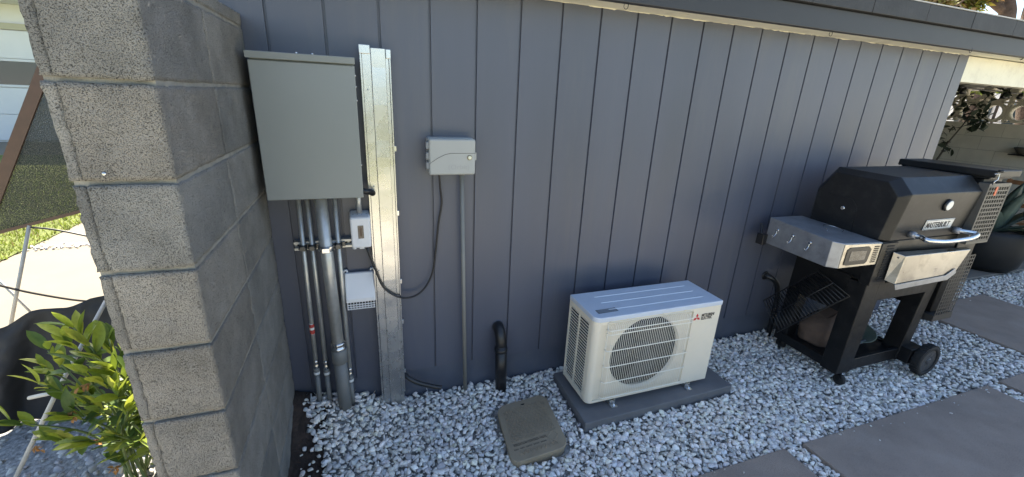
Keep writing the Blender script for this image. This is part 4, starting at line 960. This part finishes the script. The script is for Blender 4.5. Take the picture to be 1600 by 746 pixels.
for (u, v, n_, sp2) in ((1520,178,34,.085),(1510,160,16,.1),(1530,190,22,.06),(1474,224,9,.05),(1482,232,8,.035),(1468,205,9,.05),(1488,200,6,.04),(1540,150,8,.05),(1507,140,12,.07),(1570,142,8,.05)):
    c_ = at(u, v, 0, 5.5)
    for i in range(n_):
        p = c_ + Vector((r3.gauss(0,sp2*.6), r3.gauss(0,sp2*.6), r3.gauss(0,sp2*.7)))
        leafgeo(mb, p, Vector((r3.uniform(-1,1), r3.uniform(-1,1), r3.uniform(-.9,.5))), Vector((r3.uniform(-.4,.4),r3.uniform(-.4,.4),1)), r3.uniform(.05,.10), r3.uniform(.03,.06))
mb.build('foliage', DARKLEAF, vn, recalc=False)
sl = thing('string_lights', (5.6,.3,1.8), 'black string light cable hanging under the porch beam', 'string lights')
P = [at(1500,136,1,.35), at(1530,140,1,.38), at(1560,143,1,.4), at(1585,146,1,.42), at(1620,145,1,.45)]
mb = MB(); mb.tube(bez(P, 6), .006, 6); mb.build('cable', CORD, sl)
for p in (at(1507,137,1,.36), at(1571,145,1,.41), at(1577,144,1,.41), at(1596,146,1,.43)):
    mb = MB(); mb.lathe(p+Vector((0,0,-.055)), [(.012,0),(.026,.012),(.018,.035),(.014,.06)], 12); mb.build('socket', BLACKP, sl)
# sunlit backdrop behind breeze blocks: neighbour's white gable and hedge
nb = thing('neighbour_house', (20,6,0), 'pale sunlit house seen in slivers through the lower breeze block holes', 'house')
mb = MB(); mb.box(16,22,3.2,9,-.05,2.35); mb.build('wall', mat('pale stucco', (.62,.62,.62), .8), nb)
mb = MB(); [mb.box(15.97,15.998,3.4+i*.5,3.6+i*.5,.6,2.0) for i in range(8)]; mb.build('window', GARWIN, nb)
# ------------------------------------------------------------------ trees
def crown(mb, cols, c, r, n, sz, pal, rr, squash=.7):
    for i in range(n):
        v = Vector((rr.gauss(0,1), rr.gauss(0,1), rr.gauss(0,1))).normalized()*r*rr.random()**.45; v.z *= squash
        p = Vector(c)+v; d = Vector((rr.gauss(0,1), rr.gauss(0,1), rr.gauss(0,.7))).normalized(); s_ = d.orthogonal().normalized()
        L_ = sz*rr.uniform(.6,1.4); W = L_*rr.uniform(.16,.34)
        f = mb.bm.faces.new([mb.v(p), mb.v(p+d*L_*.5+s_*W), mb.v(p+d*L_), mb.v(p+d*L_*.5-s_*W)]); k = pal[rr.randrange(len(pal))]; q_ = rr.uniform(.75,1.25); cols += [tuple(x*q_ for x in k)]*4
def tree(label, base, trunk, limbs, clumps, pal, seed, sz):
    rr = random.Random(seed); t = thing('tree', base, label, 'tree')
    mb = MB(); mb.tube(bez(trunk, 5), np.linspace(limbs[0], limbs[0]*.6, len(bez(trunk,5))).tolist(), 12); tk = mb.build('trunk', BARK, t)
    for L_ in limbs[1:]:
        mb = MB(); pp = bez(L_[0], 5); mb.tube(pp, np.linspace(L_[1], L_[1]*.3, len(pp)).tolist(), 8); mb.build('branch', BARK, t)
    mb = MB(); cols = []
    for c, r, n in clumps: crown(mb, cols, c, r, n, sz, pal, rr)
    leafobj(mb, cols, 'crown', NEEDLE, t)
YG = [(.26,.24,.03),(.20,.20,.03),(.33,.26,.05),(.12,.14,.03),(.30,.19,.08)]
A1, A2 = at(1572,34,0,15), at(1566,-20,0,15)
tree('thick trunked tree rising behind the roof at the right, blue sky on both sides', (A1.x,A1.y-.1,-.05), [(A1.x,A1.y,-.05),(A1.x,A1.y,2),A1,A2,A2+Vector((0,.3,1.2))],
     [.20, ([A1+Vector((0,0,.15)), at(1540,-2,0,14.6), at(1505,-14,0,14.2), at(1470,-18,0,14)], .10)],
     [(at(1498,2,0,14.2),.42,1500),(at(1470,-8,0,14),.5,1300),(at(1535,-12,0,14.4),.42,900),(at(1520,12,0,14.2),.22,260),(A2+Vector((0,.3,1.7)),1.1,1800)], YG, 4, .13)
B1 = at(1606,34,0,15.5)
tree('dark leaning tree trunk at the top right corner of the photo', (B1.x+.3,B1.y-1,-.05), [(B1.x+.3,B1.y-.9,-.05),B1+Vector((0,-.25,-.6)),B1,at(1618,-10,0,15.5),at(1640,-80,0,15.5)], [.17],
     [(at(1640,-60,0,15.5),.8,700)], YG, 6, .13)
C1 = at(1400,10,0,12.5)
tree('yellow brown leafy tree showing just above the roof edge', (C1.x,C1.y,-.05), [(C1.x,C1.y,-.05),(C1.x,C1.y,2),C1+Vector((0,0,-.5)),C1+Vector((0,0,.4))],
     [.12, ([C1+Vector((0,0,-.3)), at(1480,14,0,12.5), at(1504,2,0,12.5), at(1515,-6,0,12.5)], .035), ([C1+Vector((0,0,-.3)), at(1498,20,0,12.4), at(1500,8,0,12.4)], .03)],
     [(at(1440,-6,0,12.5),.38,1500),(at(1400,-18,0,12.5),.6,1500),(at(1474,6,0,12.6),.22,500),(at(1450,14,0,12.6),.25,400)], [(.34,.22,.09),(.28,.20,.07),(.24,.22,.04),(.15,.12,.05),(.40,.30,.14)], 9, .10)
hd_ = thing('hedge', (11.5,2.6,0), 'bright green hedge seen through the upper breeze block holes', 'hedge')
mb = MB(); cols = []; rr = random.Random(3)
for k in range(10): crown(mb, cols, (12.4, .8+k*.5, 2.25+rr.uniform(-.1,.1)), .42, 420, .12, [(.20,.24,.03),(.13,.18,.03),(.28,.30,.05)], rr, .55)
leafobj(mb, cols, 'foliage', NEEDLE, hd_)
mb = MB(); [mb.cyl((12.4,.8+k*.5,-.05),(12.4,.8+k*.5,2.2),.025,6) for k in range(10)]; mb.build('stems', BARK, hd_)

gw_ = thing('reflected_wall', (0,-10,0), 'unseen block wall added behind the camera for the metal to reflect', 'wall')  # added out of view to vary the duct's reflections
mb = MB(); mb.box(-14,16,-10.15,-10,-.05,1.75); mb.build('blocks', PAINTBLK, gw_)
hb = thing('reflected_hedge', (1,-9.4,0), 'unseen green hedge added behind the camera for the metal to reflect', 'hedge')  # added beside the unseen wall as a dark shape for reflections
mb = MB(); cols = []; rr = random.Random(8)
for k in range(22): crown(mb, cols, (-10+k*1.05, -9.3, .9+rr.uniform(-.1,.3)), .85, 330, .2, [(.09,.12,.03),(.06,.09,.02),(.12,.15,.03)], rr, .9)
leafobj(mb, cols, 'foliage', NEEDLE, hb)
# ------------------------------------------------------------------ left side: garage
ga = thing('garage', (-9,14,0), 'white garage with a sectional door across the driveway at the far left', 'garage')
GY = 12.6
mb = MB(); mb.box(-16,-4.5,GY+.06,GY+6,-.05,3.18); mb.build('wall', GARWHITE, ga)
dr = MB()
for z0, z1 in ((0,.64),(.65,1.28),(1.30,1.355),(1.905,1.96),(1.97,2.60)):
    dr.box(-14,-5.2,GY,GY+.05,z0,z1)
dr.box(-14,-5.2,GY+.012,GY+.05,1.356,1.904)
door = dr.build('door', GARWHITE, ga, bevel=.004)
mb = MB(); mb.box(-13.98,-5.22,GY+.002,GY+.011,1.36,1.90); mb.build('window_band', GARWIN, door)
mb = MB(); mb.box(-14.1,-5.1,GY-.03,GY+.05,2.62,2.76); mb.build('door_trim', GARTRIM, ga)
mb = MB(); mb.box(-16.3,-4.2,GY-.9,GY+6.3,3.22,3.36); mb.build('roof', GARWHITE, ga, bevel=.01)
mb = MB(); mb.box(-16.2,-4.3,GY-.85,GY+.05,3.18,3.218); mb.build('soffit', GARWHITE, ga)
# mesh screen
sc = thing('mesh_screen', (-1.75,.8,0), 'dark mesh screen panel in a brown frame tilted beside the block wall', 'mesh screen')
YS = .8; p0, p1, p2, p3 = at(-31,371,1,YS), at(190,314,1,YS), at(240,40,1,YS), at(112,-4,1,YS)
def ribbon(mb, a, b, wd, th=.012):
    d = (b-a).normalized(); n = d.cross(Vector((0,1,0))).normalized()*wd/2; t_ = Vector((0,th/2,0))
    mb.hexa([a-n-t_, b-n-t_, b-n+t_, a-n+t_, a+n-t_, b+n-t_, b+n+t_, a+n+t_])
mb = MB(); ribbon(mb, p0, p3, .048); ribbon(mb, p0, p1, .016, .013); mb.build('frame', BROWN, sc)
msh = bpy.data.materials.new('dark mesh'); msh.use_nodes = True; t_ = msh.node_tree; b_ = t_.nodes['Principled BSDF']; b_.inputs['Base Color'].default_value = (.03,.035,.03,1); b_.inputs['Roughness'].default_value = .7
tc = t_.nodes.new('ShaderNodeTexCoord'); nz = t_.nodes.new('ShaderNodeTexNoise'); nz.inputs['Scale'].default_value = 260; nz.inputs['Detail'].default_value = 2
t_.links.new(tc.outputs['Object'], nz.inputs['Vector']); mr_ = t_.nodes.new('ShaderNodeMapRange'); mr_.inputs[1].default_value = .40; mr_.inputs[2].default_value = .62; mr_.inputs[3].default_value = 1.; mr_.inputs[4].default_value = .45
t_.links.new(nz.outputs['Fac'], mr_.inputs[0]); t_.links.new(mr_.outputs[0], b_.inputs['Alpha'])
mb = MB(); mb.prism([p0+Vector((0,.003,0)), p1+Vector((0,.003,0)), p2+Vector((0,.003,0)), p3+Vector((0,.003,0))], (0,.001,0)); mb.build('mesh', msh, sc)
# poles & cords
def pole(pts, r, label, cat='pole', name='thin_pole', m=POLE, seg=8):
    mb = MB(); mb.tube(pts, r, seg); c_ = Vector(pts[0]); return solo(mb, name, m, label, cat, c_)
pole([at(46,352,1,.8), at(10,545,1,.8)], .0085, 'thin pale pole standing under the tilted mesh screen')
pole([at(-10,430,1,.9), at(70,510,1,.9)], .006, 'thin pale rod slanting behind the upright pole at the left edge')
pole([at(166,470,1,.20), at(93,604,1,.0), at(20,756,1,-.12)], .0085, 'long pale pole leaning down behind the leafy shrub')
pole([at(46,622,1,.06), at(92,612,1,.0)], .0085, 'short pale rod branching off the leaning pole behind the shrub')
pole(bez([at(46,355,1,.8), at(90,360,1,.8), at(150,372,1,.8)], 5), .005, 'upper dark cord strung from the mesh screen to the block wall', 'cord', 'dark_cord', CORD)
pole(bez([at(-10,444,1,.75), at(50,458,1,.75), at(125,470,1,.75), at(170,470,1,.75)], 5), .006, 'lower braided dark cord crossing the driveway view at the left edge', 'cord', 'dark_cord', mat('braided cord', (.05,.04,.03), .8))
# black ground cloth
cl = MB(); NU, NV = 60, 44; V = []
top = [(-160,525,.36),(-30,518,.36),(10,506,.36),(50,490,.36),(100,478,.36),(140,468,.36),(200,462,.36),(260,500,.36)]
def ipol(lst, t):
    f = t*(len(lst)-1); i = min(int(f), len(lst)-2); f -= i; return [a*(1-f)+b*f for a, b in zip(lst[i], lst[i+1])]
bot = [(-160,700,.12),(-30,690,.12),(10,672,.12),(45,655,.12),(110,650,.12),(170,640,.12),(230,640,.12),(280,640,.12)]
for j in range(NV+1):
    row = []
    for i in range(NU+1):
        a, b = ipol(top, i/NU), ipol(bot, i/NU); A = at(a[0],a[1],1,a[2]); B = at(b[0],b[1],2,.012); t = j/NV
        p = A.lerp(B, t); fo = math.sin(i*.38+2.2*t)*.5+math.sin(i*.21-1.5)*.6
        p.y += -.035*math.sin(math.pi*min(1,t*1.15))*(.6+1.0*fo)+.01*mnoise.noise(Vector((i*.3,j*.3,0))); p.x += .02*t*fo; p.z += .012*math.sin(i*.3)*(1-t)
        row.append(cl.v(p))
    V.append(row)
for j in range(NV):
    for i in range(NU): f = cl.bm.faces.new([V[j][i], V[j][i+1], V[j+1][i+1], V[j+1][i]]); f.smooth = True
o = solo(cl, 'ground_cloth', CLOTH, 'black landscape cloth draped in folds behind the leafy shrub', 'cloth', at(60,600,1,.3), recalc=False)
so_ = o.modifiers.new('thick', 'SOLIDIFY'); so_.thickness = .003
# shrub
shb = thing('shrub', (-1.08,-.12,0), 'sunlit green leafy shrub growing at the left of the block wall', 'shrub')
r2 = random.Random(12); st_m = MB(); lf = MB(); cols = []
targets = [(115,512,-.12),(140,540,-.15),(100,528,-.1),(170,570,-.2),(75,548,-.05),(125,575,-.2),(160,600,-.22),(60,600,-.1),(95,610,-.15),(20,660,-.2),(185,610,-.25),(200,640,-.3),(150,640,-.25),(110,650,-.2),(180,680,-.3),(90,690,-.2),(215,690,-.3),(205,590,-.2),(170,530,-.05),(140,690,-.3),(70,575,0),(130,620,-.1),(195,560,-.1),(220,640,-.15)]
base = Vector((-1.03,-.15,-.01))
LG = [(.15,.21,.03),(.10,.16,.03),(.20,.26,.035),(.07,.12,.03),(.26,.30,.05)]
for k, (u, v, y) in enumerate(targets):
    tip = at(u, v, 1, y-.02); b0_ = base + Vector((r2.uniform(-.09,.12), r2.uniform(-.08,.08), 0))
    mid = b0_.lerp(tip, .5) + Vector((r2.uniform(-.03,.05), r2.uniform(-.03,.03), .06)); P = bez([b0_, mid, tip], 8)
    st_m.tube(P, np.linspace(.0062, .0028, len(P)).tolist(), 7)
    for i, p in enumerate(P):
        if i < 4: continue
        for q_ in range((1 if r2.random() < .48 else 0) if i < 13 else 2):
            dv = Vector((r2.uniform(-1,1), r2.uniform(-1,1), r2.uniform(-.1,.9))); c = LG[r2.randrange(5)]
            if i > 13: dv = (tip-mid).normalized()*1.0 + dv*.8; c = (c[0]*1.35, c[1]*1.25, c[2])
            ln = r2.uniform(.055,.098)*(1.15 if i > 13 else 1)
            leafgeo(lf, p+Vector((r2.uniform(-.004,.004),)*3), dv, Vector((r2.uniform(-.4,.4), r2.uniform(-.4,.4), 1)), ln, ln*r2.uniform(.30,.42), .35, r2.uniform(0,.25), cols, c)
st_m.build('stems', STEM, shb); leafobj(lf, cols, 'foliage', LEAF, shb)
for (u, v, y) in ((134,603,-.24),(150,692,-.3),(112,648,-.22),(60,700,-.1),(178,735,-.3)):
    mb = MB(); c_ = at(u, v, 1, y)
    for i in range(9): leafgeo(mb, c_+Vector((r2.gauss(0,.007),r2.gauss(0,.007),r2.gauss(0,.006))), Vector((r2.uniform(-1,1),r2.uniform(-1,1),r2.uniform(-1,.6))), Vector((0,0,1)), r2.uniform(.014,.026), r2.uniform(.008,.014), .6, .3)
    mb.build('dried_bloom', DRYF, shb, recalc=False)
